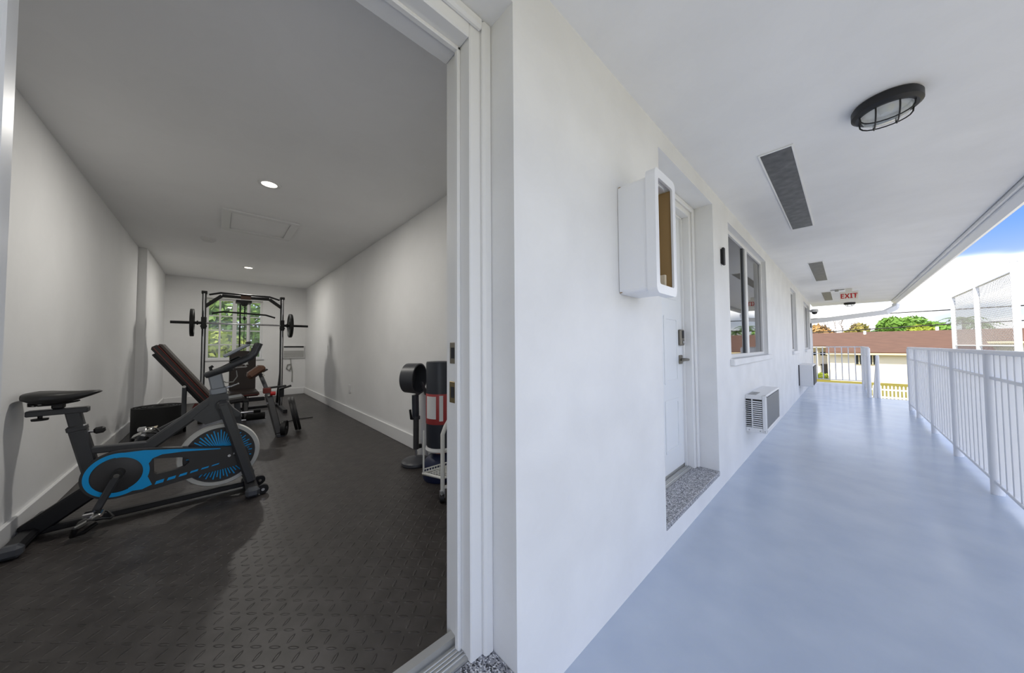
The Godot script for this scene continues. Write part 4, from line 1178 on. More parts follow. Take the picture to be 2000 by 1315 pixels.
	for k in 4:
		part(lat, "chain_link", tube(S(), [Vector3(0.287, 1.745 - k * 0.032, z + 0.05), Vector3(0.299, 1.735 - k * 0.032, z + 0.055), Vector3(0.299, 1.715 - k * 0.032, z + 0.055), Vector3(0.287, 1.710 - k * 0.032, z + 0.05)], 0.007, 6), bm)
	part(lat, "carabiner", bc(S(), Vector3(0.280, 1.525, z + 0.045), Vector3(0.310, 1.575, z + 0.07), 0.008), bm)
	part(t, "lat_cable", rod(S(), Vector3(0.294, 0.95, z + 0.055), Vector3(0.294, 1.78, z + 0.055), 0.004, 6), M.black_rubber)
	# seat and backrest
	var back := S()
	var outline := PackedVector2Array()
	for k in 9:
		var a := PI * k / 8.0
		outline.append(Vector2(0.284 + cos(a) * 0.148, 1.01 + sin(a) * 0.055))
	outline.append(Vector2(0.136, 0.50))
	outline.append(Vector2(0.160, 0.465))
	outline.append(Vector2(0.408, 0.465))
	outline.append(Vector2(0.432, 0.50))
	prism(back, outline, at(0, 0, z + 0.07), 0.06)
	var bk := part(t, "backrest", back, M.brown_vinyl)
	part(bk, "seam", beam(S(), Vector3(0.150, 0.50, z + 0.128), Vector3(0.150, 1.01, z + 0.128), 0.004, 0.006), M.black_vinyl)
	var lg := S()      # white print: a leaping figure over a line of script
	prism(lg, P2([0.272, 0.885, 0.296, 0.914, 0.318, 0.906, 0.346, 0.928, 0.336, 0.902, 0.350, 0.884, 0.328, 0.882, 0.314, 0.866, 0.302, 0.882]), at(0, -0.02, z + 0.13), 0.0015)
	for k in 8:
		var x := 0.200 + k * 0.0165
		beam(lg, Vector3(x, 0.818, z + 0.131), Vector3(x + 0.011, 0.842 + 0.005 * sin(k * 2.1), z + 0.131), 0.006, 0.002, 0.0, Vector3(0, 0, 1))
	beam(lg, Vector3(0.200, 0.818, z + 0.131), Vector3(0.335, 0.830, z + 0.131), 0.005, 0.002, 0.0, Vector3(0, 0, 1))
	part(bk, "print", lg, M.print_white, "white leaping figure and script")
	var seat := part(t, "seat", bc(S(), Vector3(0.125, 0.445, -6.05), Vector3(0.440, 0.508, -5.55), 0.018), M.brown_vinyl)
	part(seat, "seat_piping", bc(S(), Vector3(0.122, 0.462, -6.0), Vector3(0.443, 0.472, -5.547), 0.002), M.red_piping)
	part(t, "seat_beam", bc(S(), Vector3(0.255, 0.375, -6.3), Vector3(0.315, 0.430, -5.30), 0.005), bm)
	part(t, "cross_beam", bc(S(), Vector3(0.15, 0.375, -5.62), Vector3(0.50, 0.425, -5.56), 0.005), bm)
	part(t, "rear_cross_beam", bc(S(), Vector3(xl, FL + 0.01, z - 0.20), Vector3(xr, FL + 0.055, z - 0.15), 0.005), bm)
	part(t, "seat_leg", bc(S(), Vector3(0.262, FL, -5.60), Vector3(0.308, 0.38, -5.55), 0.004), bm)
	part(t, "front_foot", bc(S(), Vector3(0.10, FL, -5.61), Vector3(0.47, FL + 0.045, -5.55), 0.005), bm)
	part(t, "lever_arm", rod(S(), Vector3(xr - 0.03, 0.455, z + 0.10), Vector3(0.88, 0.500, z + 0.10), 0.016, 12), bm)
	part(t, "lever_arm", rod(S(), Vector3(0.02, 0.535, z + 0.10), Vector3(0.14, 0.540, z + 0.10), 0.014, 12), bm)
	part(t, "lever_bracket", bc(S(), Vector3(xr - 0.03, 0.33, z + 0.02), Vector3(xr + 0.035, 0.47, z + 0.09), 0.006), bm)
	# leg developer
	part(t, "leg_arm", beam(S(), Vector3(0.285, 0.40, -5.32), Vector3(0.285, 0.20, -5.20), 0.04, 0.04, 0.004), bm)
	var h := part(t, "leg_axle", rod(S(), Vector3(0.22, 0.290, -5.24), Vector3(0.40, 0.287, -5.24), 0.014, 12), M.chrome)
	part(h, "grip", rod(S(), Vector3(0.36, 0.2875, -5.24), Vector3(0.43, 0.2865, -5.24), 0.022, 12), M.foam)
	var r2 := part(t, "leg_axle", rod(S(), Vector3(0.12, 0.205, -5.18), Vector3(0.48, 0.198, -5.18), 0.011, 12), M.chrome)
	part(r2, "foam_roll", rod(S(), Vector3(0.285, 0.232, -5.19), Vector3(0.47, 0.229, -5.19), 0.045, 20), M.foam)
	# ---- curl stand in front of it
	var c := thing("curl_stand", "black curl stand with rust brown arm pad and red pins", "exercise stand", Vector3(0.50, FL, -4.25))
	part(c, "foot", bc(S(), Vector3(0.485, FL, -4.34), Vector3(0.555, FL + 0.035, -4.20), 0.005), M.stand_grey)
	part(c, "mast", beam(S(), Vector3(0.510, 0.165, -4.26), Vector3(0.425, 0.600, -4.42), 0.075, 0.06, 0.008, Vector3(1, 0, 0)), M.charcoal_cover)
	part(c, "mast_extension", beam(S(), Vector3(0.440, 0.560, -4.41), Vector3(0.352, 0.835, -4.49), 0.036, 0.036, 0.004, Vector3(1, 0, 0)), M.stand_grey)
	var pad := part(c, "arm_pad", beam(S(), Vector3(0.252, 0.783, -4.50), Vector3(0.392, 0.897, -4.50), 0.20, 0.082, 0.028), M.rust_vinyl)
	part(pad, "pad_board", beam(S(), Vector3(0.285, 0.775, -4.50), Vector3(0.420, 0.865, -4.50), 0.18, 0.012, 0.003), M.black_metal)
	for q in [[0.372, 0.83], [0.378, 0.805], [0.425, 0.585], [0.412, 0.50], [0.495, 0.30], [0.505, 0.20]]:
		part(c, "bolt", rod(S(), Vector3(q[0], q[1], -4.36), Vector3(q[0], q[1], -4.345), 0.011, 10), M.chrome)
	part(c, "pin_plate", bc(S(), Vector3(0.38, 0.60, -4.45), Vector3(0.45, 0.66, -4.38), 0.006), M.red_piping)
	part(c, "pull_pin", rod(S(), Vector3(0.44, 0.600, -4.36), Vector3(0.485, 0.598, -4.36), 0.022, 14), M.red_plastic, "red pull pin")
	part(c, "cross_bar", rod(S(), Vector3(0.42, 0.655, -4.44), Vector3(0.62, 0.640, -4.70), 0.012, 10), M.black_metal)
	var wh := part(c, "wheel", rod(S(), Vector3(0.535, 0.226, -4.24), Vector3(0.575, 0.226, -4.225), 0.080, 28), M.black_rubber)
	part(wh, "wheel_hub", rod(S(), Vector3(0.530, 0.226, -4.242), Vector3(0.580, 0.226, -4.223), 0.020, 16), M.charcoal_frame)
	# ---- plates leaning by the stand
	var ax := Vector3(0.97, 0.20, 0.12).normalized()
	for k in 2:
		var w := thing("leaning_weight_plate", ["large black weight plate leaning between the curl stand and a second plate", "large black weight plate leaning as the outer one of a pair"][k], "weight plate", Vector3(0.655 + k * 0.032, 0.345, -4.40), "weight plates leaning by the curl stand")
		var xf := Transform3D(along(ax), w.position)
		part(w, "disc", lathe(S(), [Vector2(0.025, -0.012), Vector2(0.07, -0.013), Vector2(0.075, -0.007), Vector2(0.165, -0.007), Vector2(0.170, -0.014), Vector2(0.194, -0.014), Vector2(0.197, 0.0), Vector2(0.194, 0.014), Vector2(0.170, 0.014), Vector2(0.165, 0.007), Vector2(0.075, 0.007), Vector2(0.07, 0.013), Vector2(0.025, 0.012), Vector2(0.025, -0.012)], xf, 40), M.black_rubber)
	tag(part(self, "floor_cable", tube(S(), [Vector3(0.54, 0.152, -4.75), Vector3(0.66, 0.150, -4.95), Vector3(0.80, 0.148, -5.05), Vector3(0.98, 0.148, -5.05)], 0.006, 6), M.black_rubber), "thin black cable trailing over the gym floor", "cable")

# ---------------------------------------------------------------- things by the right hand wall
func corner_things() -> void:
	# pedestal stand with a hollow drum head
	var cx := 1.212
	var cz := -2.45
	var t := thing("pedestal_stand", "dark grey pedestal stand with hollow drum head and round base", "exercise stand", Vector3(cx, FL, cz))
	part(t, "base", lathe(S(), [Vector2(0, 0), Vector2(0.110, 0), Vector2(0.117, 0.012), Vector2(0.114, 0.028), Vector2(0.095, 0.042), Vector2(0.05, 0.050), Vector2(0.022, 0.058), Vector2(0, 0.058)], at(cx, FL, cz), 40), M.stand_grey)
	part(t, "inner_rod", rod(S(), Vector3(cx, 0.19, cz), Vector3(cx, 0.30, cz), 0.011, 14), M.chrome)
	part(t, "lower_sleeve", rod(S(), Vector3(cx, 0.262, cz), Vector3(cx, 0.53, cz), 0.023, 18), M.charcoal_cover)
	part(t, "upper_sleeve", rod(S(), Vector3(cx - 0.004, 0.52, cz), Vector3(cx - 0.008, 0.705, cz), 0.028, 18), M.bag_navy)
	part(t, "clamp", rod(S(), Vector3(cx, 0.505, cz), Vector3(cx, 0.53, cz), 0.032, 18), M.stand_grey)
	part(t, "clamp_lever", tube(S(), [Vector3(cx - 0.035, 0.515, cz + 0.01), Vector3(cx - 0.050, 0.520, cz + 0.015), Vector3(cx - 0.062, 0.595, cz + 0.02)], 0.009, 8), M.black_plastic)
	part(t, "catch", bc(S(), Vector3(cx + 0.015, 0.262, cz - 0.012), Vector3(cx + 0.048, 0.295, cz + 0.012), 0.003), M.black_plastic)
	part(t, "neck", beam(S(), Vector3(cx - 0.015, 0.695, cz), Vector3(cx + 0.060, 0.745, cz + 0.02), 0.045, 0.018, 0.004), M.stand_grey)
	var ax := Vector3(0.55, -0.03, 0.82).normalized()
	var dc := Vector3(1.185, 0.845, -2.455)
	part(t, "drum_head", lathe(S(), [Vector2(0, -0.062), Vector2(0.10, -0.062), Vector2(0.120, -0.050), Vector2(0.125, 0.062), Vector2(0.115, 0.064), Vector2(0.108, -0.040), Vector2(0, -0.045)], Transform3D(along(ax), dc), 40), M.stand_grey)
	var yk := S()
	tube(yk, [dc + Vector3(0.005, -0.02, 0.142), dc + Vector3(0.035, -0.075, 0.125), dc + Vector3(0.075, -0.125, 0.085), dc + Vector3(0.118, -0.125, 0.06), dc + Vector3(0.150, -0.075, 0.04)], [0.008, 0.013, 0.015, 0.013, 0.008], 10)
	part(t, "yoke", yk, M.stand_grey)
	# white roll standing behind
	t = thing("white_roll", "white foam roll standing upright against the wall behind the punching bag", "roll", Vector3(1.330, FL, -2.565))
	part(t, "roll", lathe(S(), [Vector2(0.014, 0), Vector2(0.039, 0), Vector2(0.041, 0.006), Vector2(0.041, 0.56), Vector2(0.039, 0.566), Vector2(0.014, 0.566)], at(1.330, FL, -2.565), 28), M.print_white)
	# punching bag
	var bx0 := 1.225
	var bz0 := -2.08
	t = thing("punching_bag", "dark navy punching bag with red printed band on a blue base", "punching bag", Vector3(bx0, FL, bz0))
	part(t, "base", lathe(S(), [Vector2(0, 0), Vector2(0.122, 0), Vector2(0.130, 0.02), Vector2(0.128, 0.09), Vector2(0.112, 0.135), Vector2(0.085, 0.165), Vector2(0.045, 0.19), Vector2(0, 0.19)], at(bx0, FL, bz0), 40), M.base_blue)
	part(t, "collar", lathe(S(), [Vector2(0, 0.178), Vector2(0.052, 0.178), Vector2(0.056, 0.20), Vector2(0.04, 0.215), Vector2(0, 0.215)], at(bx0, FL, bz0), 28), M.orange_plastic, "orange collar")
	part(t, "skirt", lathe(S(), [Vector2(0, 0.205), Vector2(0.104, 0.205), Vector2(0.110, 0.215), Vector2(0.104, 0.235), Vector2(0, 0.235)], at(bx0, FL, bz0), 32), M.print_white)
	part(t, "bag", lathe(S(), [Vector2(0, 0.232), Vector2(0.098, 0.232), Vector2(0.104, 0.245), Vector2(0.106, 0.84), Vector2(0.102, 0.852), Vector2(0.06, 0.838), Vector2(0, 0.832)], at(bx0, FL, bz0), 40), M.bag_navy)
	var band := part(t, "band", lathe(S(), [Vector2(0.1062, 0.405), Vector2(0.1072, 0.407), Vector2(0.1072, 0.620), Vector2(0.1062, 0.622)], at(bx0, FL, bz0), 40), M.bag_red, "red printed band")
	for q in [[2.42, 3.25, 0.445, 0.605], [0.95, 1.65, 0.50, 0.605], [1.95, 2.20, 0.43, 0.612]]:
		part(band, "print", lathe(S(), [Vector2(0.1066, q[2]), Vector2(0.1080, q[2] + 0.001), Vector2(0.1080, q[3] - 0.001), Vector2(0.1066, q[3])], at(bx0, FL, bz0), 10, q[0], q[1]), M.print_white)
	part(t, "strap", beam(S(), Vector3(bx0 + 0.04, 0.955, bz0 + 0.07), Vector3(bx0 + 0.13, 1.005, bz0 + 0.10), 0.05, 0.03, 0.006), M.black_vinyl)
	# white wire cart
	t = thing("wire_cart", "white wire basket cart on castors just inside the doorway", "cart", Vector3(1.15, FL, -1.80))
	var wm: Material = M.wire_white
	var c0 := Vector3(1.035, 0, -1.735)      # post nearest the doorway
	var c1 := Vector3(0.985, 0, -1.885)      # back corner
	var ex := Vector3(0.29, 0, 0.0)
	var up := func(p: Vector3, y: float) -> Vector3: return Vector3(p.x, y, p.z)
	part(t, "post", tube(S(), [up.call(c0, 0.205), up.call(c0, 0.555), c0 + Vector3(0.02, 0.60, 0.0), c0 + Vector3(0.075, 0.665, -0.01), c0 + Vector3(0.095, 0.70, -0.012), c0 + Vector3(0.097, 1.0, -0.012)], 0.013, 12), wm)
	part(t, "post", tube(S(), [up.call(c0 + ex, 0.205), up.call(c0 + ex, 1.0)], 0.013, 12), wm)
	part(t, "corner_wire", rod(S(), up.call(c1, 0.285), up.call(c1, 0.56), 0.006, 8), wm)
	part(t, "corner_wire", rod(S(), up.call(c1 + ex, 0.285), up.call(c1 + ex, 0.56), 0.006, 8), wm)
	part(t, "basket_rim", tube(S(), [up.call(c0, 0.285), up.call(c1, 0.285), up.call(c1 + ex, 0.285), up.call(c0 + ex, 0.285), up.call(c0, 0.285)], 0.007, 8), wm)
	part(t, "side_rail", rod(S(), up.call(c0, 0.455), up.call(c0 + ex, 0.425), 0.009, 8), wm)
	part(t, "lower_bar", rod(S(), up.call(c0, 0.225), up.call(c0 + ex, 0.225), 0.011, 10), wm)
	var grid := S()
	for k in 14:
		var f := (k + 1) / 15.0
		rod(grid, up.call(c0 + ex * f, 0.285), up.call(c1 + ex * f, 0.285), 0.0028, 5)
		rod(grid, up.call(c1 + ex * f, 0.285), up.call(c1 + ex * f, 0.312), 0.0028, 5)
	for k in 6:
		var f := (k + 1) / 7.0
		rod(grid, up.call(c0.lerp(c1, f), 0.285), up.call(c0.lerp(c1, f) + ex, 0.285), 0.0028, 5)
	rod(grid, up.call(c1, 0.312), up.call(c1 + ex, 0.312), 0.004, 5)
	part(t, "basket_grid", grid, wm).set_meta("kind", "stuff")
	for q in [c0, c0 + ex]:
		var cs := part(t, "castor_fork", bc(S(), up.call(q, 0.165) - Vector3(0.016, 0, 0.012), up.call(q, 0.215) + Vector3(0.016, 0, 0.012), 0.004), M.galvanised)
		part(cs, "castor_wheel", rod(S(), up.call(q, 0.167) + Vector3(-0.011, 0, -0.008), up.call(q, 0.167) + Vector3(0.009, 0, 0.008), 0.027, 18), M.black_rubber)
	for q in [c1 + ex * 0.9]:
		var cs := part(t, "castor_fork", bc(S(), up.call(q, 0.165) - Vector3(0.013, 0, 0.010), up.call(q, 0.285) + Vector3(0.013, 0, 0.010), 0.004), M.galvanised)
		part(cs, "castor_wheel", rod(S(), up.call(q, 0.167) + Vector3(-0.011, 0, -0.008), up.call(q, 0.167) + Vector3(0.009, 0, 0.008), 0.027, 18), M.black_rubber)

# ---------------------------------------------------------------- outside
func leaves(blobs: Array, count: int, size: float) -> ArrayMesh:
	# leaf sprays scattered near the surface of overlapping ellipsoids [centre, radii]
	var v := PackedVector3Array()
	var nn := PackedVector3Array()
	for k in count:
		var b: Array = blobs[rng.randi() % blobs.size()]
		var d := Vector3(rng.randfn(), rng.randfn(), rng.randfn()).normalized()
		var rad: Vector3 = b[1]
		var p: Vector3 = b[0] + d * rad * pow(rng.randf(), 0.28)
		var n := (d + Vector3(rng.randfn(), rng.randfn(), rng.randfn()) * 0.55).normalized()
		var x := n.cross(Vector3(rng.randfn(), rng.randfn(), rng.randfn())).normalized()
		var y := n.cross(x)
		var s := size * rng.randf_range(0.6, 1.3)
		var tip := p + x * s
		var l := p + y * s * 0.42
		var r := p - y * s * 0.42
		var e := p - x * s * 0.8
		for q in [e, l, tip, e, tip, r]:
			v.append(q)
			nn.append(n)
	var a := []
	a.resize(Mesh.ARRAY_MAX)
	a[Mesh.ARRAY_VERTEX] = v
	a[Mesh.ARRAY_NORMAL] = nn
	var m := ArrayMesh.new()
	m.add_surface_from_arrays(Mesh.PRIMITIVE_TRIANGLES, a)
	return m

func tree(called: String, label: String, category: String, foot: Vector3, blobs: Array, count: int, size: float, m: Material, group := "", trunk := 0.14) -> void:
	var t := thing(called, label, category, foot, group)
	var c := MeshInstance3D.new()
	c.name = "crown"
	c.mesh = leaves(blobs, count, size)
	c.material_override = m
	t.add_child(c)
	c.position = -foot
	var wood := S()
	var top: Vector3 = blobs[0][0]
	tube(wood, [foot, foot.lerp(top, 0.5) + Vector3(0.05, 0, 0.08), top], [trunk, trunk * 0.8, trunk * 0.45], 8)
	for b in blobs:
		tube(wood, [foot.lerp(top, 0.45), b[0]], [trunk * 0.5, trunk * 0.2], 6)
	part(t, "trunk", wood, M.bark)

func branch(st: SurfaceTool, a: Vector3, d: Vector3, length: float, r: float, depth: int) -> void:
	var b := a + d * length
	tube(st, [a, (a + b) / 2.0 + Vector3(rng.randfn(), rng.randfn(), rng.randfn()) * length * 0.05, b], [r, r * 0.8, r * 0.6], 5, false)
	if depth == 0:
		return
	for k in 3:
		var nd := (d + Vector3(rng.randfn() * 0.45, rng.randfn() * 0.30 + 0.12, rng.randfn() * 0.45)).normalized()
		branch(st, a.lerp(b, rng.randf_range(0.6, 1.0)), nd, length * rng.randf_range(0.6, 0.8), r * 0.6, depth - 1)

func outside() -> void:
	var g := GROUND
	whole("ground", bc(S(), Vector3(-60, g - 0.3, -70), Vector3(110, g, 70)), M.lawn)
	whole("parking_lot", bc(S(), Vector3(-6, g, 0.95), Vector3(22.6, g + 0.02, 14)), M.asphalt)
	whole("apron", bc(S(), Vector3(-6, g, -0.68), Vector3(22.6, g + 0.03, 0.95)), M.concrete)
	house()
	# picket fence
	var t := thing("picket_fence", "low white picket fence on the lawn before the house", "fence", Vector3(26.2, g, 1.5))
	var pk := prism(S(), P2([-0.032, 0, 0.032, 0, 0.032, 0.87, 0, 0.93, -0.032, 0.87]), Transform3D(Basis(Vector3(0, 0, 1), Vector3.UP, Vector3(-1, 0, 0)), Vector3(0.01, 0, 0)), 0.02)
	var pmesh := made(pk)
	for k in 58:
		copy_part(t, "picket", pmesh, M.fence_white, Vector3(26.2, g + 0.05, -1.2 + k * 0.13))
	for y in [0.30, 0.70]:
		part(t, "fence_rail", bc(S(), Vector3(26.215, g + y, -1.3), Vector3(26.25, g + y + 0.08, 6.35), 0.004), M.fence_white)
	for k in 4:
		part(t, "fence_post", bc(S(), Vector3(26.25, g, -1.3 + k * 2.5), Vector3(26.34, g + 0.9, -1.2 + k * 2.5), 0.006), M.fence_white)
	# white boarded fence by the lot
	t = thing("board_fence", "tall white boarded fence along the edge of the parking lot", "fence", Vector3(23.0, g, 5.0))
	var bmesh := made(bc(S(), Vector3(-0.015, 0, 0.005), Vector3(0.015, 1.9, 0.195), 0.004))
	for k in 26:
		copy_part(t, "board", bmesh, M.fence_white, Vector3(23.0, g + 0.04, 2.9 + k * 0.2))
	for k in 3:
		part(t, "fence_post", bc(S(), Vector3(23.02, g, 2.9 + k * 2.55), Vector3(23.13, g + 2.0, 3.01 + k * 2.55), 0.006), M.fence_white)
	# chain link screen beyond the railing
	t = thing("chain_link_fence", "tall chain link fence with white posts beyond the gallery railing", "fence", Vector3(13.3, g, 2.2))
	var zc := 2.2
	for x in [10.78, 13.25, 15.65]:
		var po := part(t, "post", rod(S(), Vector3(x, g, zc), Vector3(x, 2.50 if x > 11 else 2.62, zc), 0.045, 14), M.white_post_paint)
		part(po, "post_cap", lathe(S(), [Vector2(0.049, 0), Vector2(0.049, 0.02), Vector2(0.03, 0.045), Vector2(0, 0.05)], at(x, 2.50 if x > 11 else 2.62, zc), 14), M.white_post_paint)
	part(t, "top_rail", rod(S(), Vector3(10.78, 2.45, zc), Vector3(15.65, 2.45, zc), 0.022, 10), M.galvanised)
	part(t, "middle_rail", rod(S(), Vector3(10.78, 1.05, zc + 0.01), Vector3(15.65, 1.05, zc + 0.01), 0.016, 10), M.white_post_paint)
	var wires := S()
	var y0 := g + 0.05
	var y1 := 2.45
	var w := 4.87
	var h := y1 - y0
	var step := 0.085
	var k2 := -h
	while k2 < w:
		var xa := maxf(k2, 0.0)
		var xb := minf(k2 + h, w)
		if xb - xa > 0.02:
			tube(wires, [Vector3(10.78 + xa, y0 + xa - k2, zc + 0.024), Vector3(10.78 + xb, y0 + xb - k2, zc + 0.024)], 0.0030, 3, false)
			tube(wires, [Vector3(15.65 - xa, y0 + xa - k2, zc + 0.028), Vector3(15.65 - xb, y0 + xb - k2, zc + 0.028)], 0.0030, 3, false)
		k2 += step
	part(t, "wire_mesh", wires, M.wire_mesh).set_meta("kind", "stuff")
	# overhead lines
	for q in [[Vector3(34, 3.05, -4.0), Vector3(34, 3.24, 2.25), Vector3(34, 3.265, 4.75), Vector3(34, 3.36, 14.0), "upper black power line over the neighbouring roof"], [Vector3(34, 1.95, -6.0), Vector3(34, 2.035, -1.62), Vector3(34, 2.354, 4.72), Vector3(34, 2.60, 14.0), "lower black power line across the neighbouring roof"]]:
		tag(part(self, "power_line", tube(S(), [q[0], q[1], q[2], q[3]], 0.036, 5), M.black_rubber), q[4], "power line", "overhead power lines")
	# trees behind the house
	var f := func(x: float, z: float) -> Vector3: return Vector3(x, g, z)
	tree("broadleaf_tree", "wide bright green tree crown behind the ridge beside the chain link fence", "tree", f.call(58, 5.6), [[Vector3(58, 2.7, 5.2), Vector3(2.0, 1.6, 1.7)], [Vector3(57.5, 2.9, 3.8), Vector3(2.0, 1.4, 1.2)], [Vector3(58, 2.4, 6.8), Vector3(2, 1.2, 1.3)]], 2600, 0.34, M.leaf_green, "trees beyond the house")
	tree("broadleaf_tree", "yellow green low tree crown behind the ridge end", "tree", f.call(54.3, 5.5), [[Vector3(54.3, 2.1, 5.4), Vector3(1.3, 1.0, 1.0)], [Vector3(54.3, 1.9, 6.0), Vector3(1.3, 0.9, 1.0)]], 1300, 0.32, M.leaf_bright, "trees beyond the house")
	tree("broadleaf_tree", "round olive coloured tree crown standing apart behind the roof", "tree", f.call(58, 1.25), [[Vector3(58, 2.6, 1.3), Vector3(1.2, 1.1, 0.9)], [Vector3(58, 2.2, 0.6), Vector3(1.2, 0.8, 0.7)]], 1100, 0.30, M.leaf_olive, "trees beyond the house")
	tree("broadleaf_tree", "rusty tan tree crown above the porch roof", "tree", f.call(57, -2.6), [[Vector3(57, 2.6, -2.4), Vector3(1.4, 1.1, 1.3)], [Vector3(57, 2.2, -1.75), Vector3(1.2, 0.8, 1.0)]], 1300, 0.30, M.leaf_rust, "trees beyond the house")
	tree("broadleaf_tree", "small dark green tree crown just over the roof ridge", "tree", f.call(54.5, 2.3), [[Vector3(54.5, 2.0, 2.3), Vector3(0.9, 0.7, 0.9)], [Vector3(54.5, 1.9, 1.4), Vector3(0.8, 0.6, 0.7)]], 700, 0.28, M.leaf_dark, "trees beyond the house")
	t = thing("bare_tree", "thin bare tree with pale branches behind the porch roof", "tree", f.call(53.6, -0.6))
	var bs := S()
	branch(bs, Vector3(53.6, g, -0.6), Vector3(0.02, 1, 0.05).normalized(), 3.6, 0.10, 0)
	for k in 4:
		branch(bs, Vector3(53.65, g + 3.5, -0.45), Vector3(rng.randfn() * 0.15, 0.9, -0.6 + k * 0.42).normalized(), 1.3, 0.05, 4)
	part(t, "branches", bs, M.bark)
	# palm
	palm(Vector3(53.6, g, 9.1), 3.0, 1.6, "palm tree with drooping fronds seen through the chain link fence")
	palm(Vector3(61.5, g, 9.35), 3.9, 2.0, "taller palm tree behind the ridge, beside the shorter palm")
	# shrubs and trees seen through the far gym window
	tree("garden_shrub", "leafy green shrub outside the far window", "shrub", Vector3(-0.45, g, -11.0), [[Vector3(-0.45, 0.2, -11.0), Vector3(1.1, 1.3, 0.8)], [Vector3(-0.1, 0.9, -11.2), Vector3(0.8, 0.7, 0.7)]], 3200, 0.14, M.leaf_bright, "", 0.08)
	tree("garden_tree", "pale green tree standing further off outside the far window", "tree", Vector3(0.9, g, -15.5), [[Vector3(0.9, 1.3, -15.5), Vector3(1.8, 2.2, 1.2)], [Vector3(2.4, 1.0, -15.0), Vector3(1.3, 1.8, 1.1)], [Vector3(-1.4, 2.4, -16.2), Vector3(1.8, 1.2, 1.1)]], 6500, 0.19, M.leaf_garden, "", 0.12)

func palm(foot: Vector3, top: float, reach: float, label: String) -> void:
	var t := thing("palm_tree", label, "tree", foot, "palms beyond the house")
	var base := Vector3(foot.x, top, foot.z - 0.05)
	part(t, "trunk", tube(S(), [foot, foot.lerp(base, 0.5) + Vector3(-0.06, 0, -0.03), base], [0.17, 0.14, 0.12], 10), M.bark)
	for k in 17:
		var a := TAU * k / 17.0 + 0.2
		var lift := reach * (0.62 - 0.36 * (k % 3))
		var fr := S()
		var d := Vector3(cos(a), 0, sin(a))
		var side := Vector3(-sin(a), 0, cos(a))
		var last := base
		for i in 10:
			var u := (i + 1) / 10.0
			var p := base + d * reach * u + Vector3(0, lift * u - reach * 0.80 * u * u, 0)
			var wd := reach * 0.24 * sin(PI * minf(u + 0.08, 1.0))
			for sgn in [-1.0, 1.0]:
				tri(fr, last, p, p + side * sgn * wd + Vector3(0, -0.16, 0) + d * 0.14)
			last = p
		part(t, "frond", fr, M.leaf_dark)

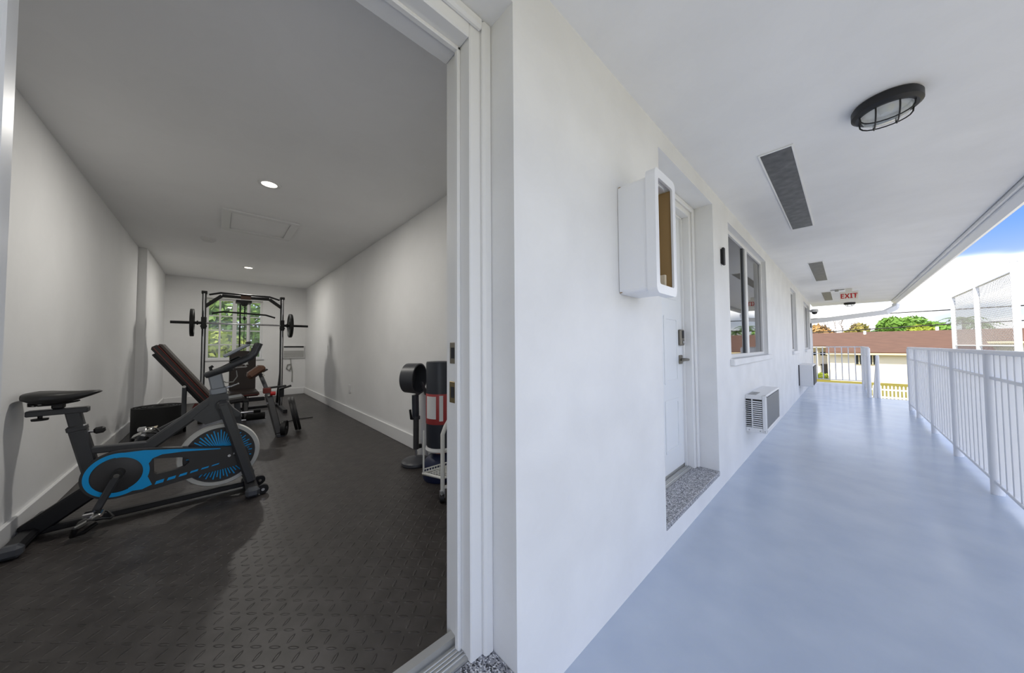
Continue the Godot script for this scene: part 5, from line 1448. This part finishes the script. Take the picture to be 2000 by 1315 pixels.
func house() -> void:
	var g := GROUND
	var t := thing("neighbour_house", "long cream house with brown shingle roof beyond the lawn", "house", Vector3(43, g, 2))
	var za := -0.95
	var zb := 7.05
	part(t, "front_wall", bc(S(), Vector3(40.0, g, za), Vector3(42.0, 0.36, zb)), M.house_wall)
	part(t, "porch_wall", bc(S(), Vector3(42.6, g, -14), Vector3(50, 0.95, za)), M.house_wall)
	part(t, "rear_wall", bc(S(), Vector3(42.0, g, za), Vector3(50, 0.95, zb)), M.house_wall)
	part(t, "side_wing_wall", bc(S(), Vector3(43.2, g, zb), Vector3(50, 1.2, 16)), M.house_wall)
	var slope := func(x: float) -> float: return 0.33 + (x - 39.6) * 0.292
	var ridge := 46.0
	var st := S()
	for q in [[-15.0, za - 0.25, 41.6], [za - 0.25, zb + 0.3, 39.6], [zb + 0.3, 16.5, 42.7]]:
		var ya: float = slope.call(q[2])
		var yr: float = slope.call(ridge)
		for sgn in [0.0, 0.10]:
			quad(st, Vector3(q[2], ya + sgn, q[0]), Vector3(ridge, yr + sgn, q[0]), Vector3(ridge, yr + sgn, q[1]), Vector3(q[2], ya + sgn, q[1]))
		quad(st, Vector3(q[2], ya, q[0]), Vector3(q[2], ya + 0.10, q[0]), Vector3(q[2], ya + 0.10, q[1]), Vector3(q[2], ya, q[1]))
		for e in [q[0], q[1]]:
			quad(st, Vector3(q[2], ya, e), Vector3(ridge, yr, e), Vector3(ridge, yr + 0.10, e), Vector3(q[2], ya + 0.10, e))
	quad(st, Vector3(ridge, slope.call(ridge) + 0.10, -15), Vector3(52.4, slope.call(39.6), -15), Vector3(52.4, slope.call(39.6), 16.5), Vector3(ridge, slope.call(ridge) + 0.10, 16.5))
	part(t, "roof", st, M.shingles)
	for q in [[-15.0, za - 0.25, 41.6], [za - 0.25, zb + 0.3, 39.6], [zb + 0.3, 16.5, 42.7]]:
		var ya: float = slope.call(q[2])
		part(t, "fascia", bc(S(), Vector3(q[2] - 0.03, ya - 0.13, q[0]), Vector3(q[2], ya + 0.02, q[1])), M.house_trim)
	for q in [[0.58, 1.02], [1.35, 1.78]]:
		var wn := part(t, "window", bc(S(), Vector3(39.96, -0.64, q[0] - 0.05), Vector3(40.0, 0.21, q[1] + 0.05)), M.house_trim)
		part(wn, "pane", bc(S(), Vector3(39.94, -0.60, q[0]), Vector3(39.97, 0.17, q[1])), M.house_glass)
		part(wn, "glazing_bar", bc(S(), Vector3(39.93, -0.60, (q[0] + q[1]) / 2 - 0.03), Vector3(39.945, 0.17, (q[0] + q[1]) / 2 + 0.03)), M.house_trim)
	for k in 3:
		var z0 := -3.4 + k * 0.85
		var wn := part(t, "porch_window", bc(S(), Vector3(42.56, 0.02, z0), Vector3(42.6, 0.42, z0 + 0.72)), M.house_trim)
		part(wn, "pane", bc(S(), Vector3(42.54, 0.06, z0 + 0.05), Vector3(42.57, 0.38, z0 + 0.67)), M.house_glass)
	for z in [-1.15, -1.9, -3.9]:
		part(t, "porch_post", bc(S(), Vector3(41.75, g, z), Vector3(41.87, 0.88, z + 0.12)), M.house_wall)
	part(t, "porch_slab", bc(S(), Vector3(41.6, g, -14), Vector3(42.6, g + 0.15, za)), M.concrete)
	for q in [[46.0, 5.6], [45.2, 1.35]]:
		part(t, "roof_vent", rod(S(), Vector3(q[0], slope.call(q[0]), q[1]), Vector3(q[0], slope.call(q[0]) + 0.42, q[1]), 0.10, 10), M.white_post_paint)
	var c := thing("covered_grill", "black covered grill standing on the porch of the cream house", "grill", Vector3(42.1, g + 0.15, -1.25))
	part(c, "cover", prism(S(), P2([-0.22, 0.25, 0.22, 0.25, 0.30, 1.05, 0.36, 1.12, 0.30, 1.2, -0.30, 1.2, -0.36, 1.12, -0.26, 1.05]), Transform3D(Basis(Vector3(0, 0, 1), Vector3.UP, Vector3(-1, 0, 0)), Vector3(42.3, g + 0.15, -1.3)), 0.45), M.black_vinyl)
	for q in [-0.18, 0.18]:
		part(c, "leg", bc(S(), Vector3(42.0, g + 0.15, -1.3 + q - 0.02), Vector3(42.05, g + 0.45, -1.3 + q + 0.02)), M.black_metal)
	tree("porch_shrub", "small bright green shrub at the foot of the porch", "shrub", Vector3(40.9, g, -1.6), [[Vector3(40.9, g + 0.25, -1.6), Vector3(0.4, 0.35, 0.6)], [Vector3(40.9, g + 0.2, -2.5), Vector3(0.4, 0.3, 0.5)]], 500, 0.12, M.leaf_bright, "", 0.03)
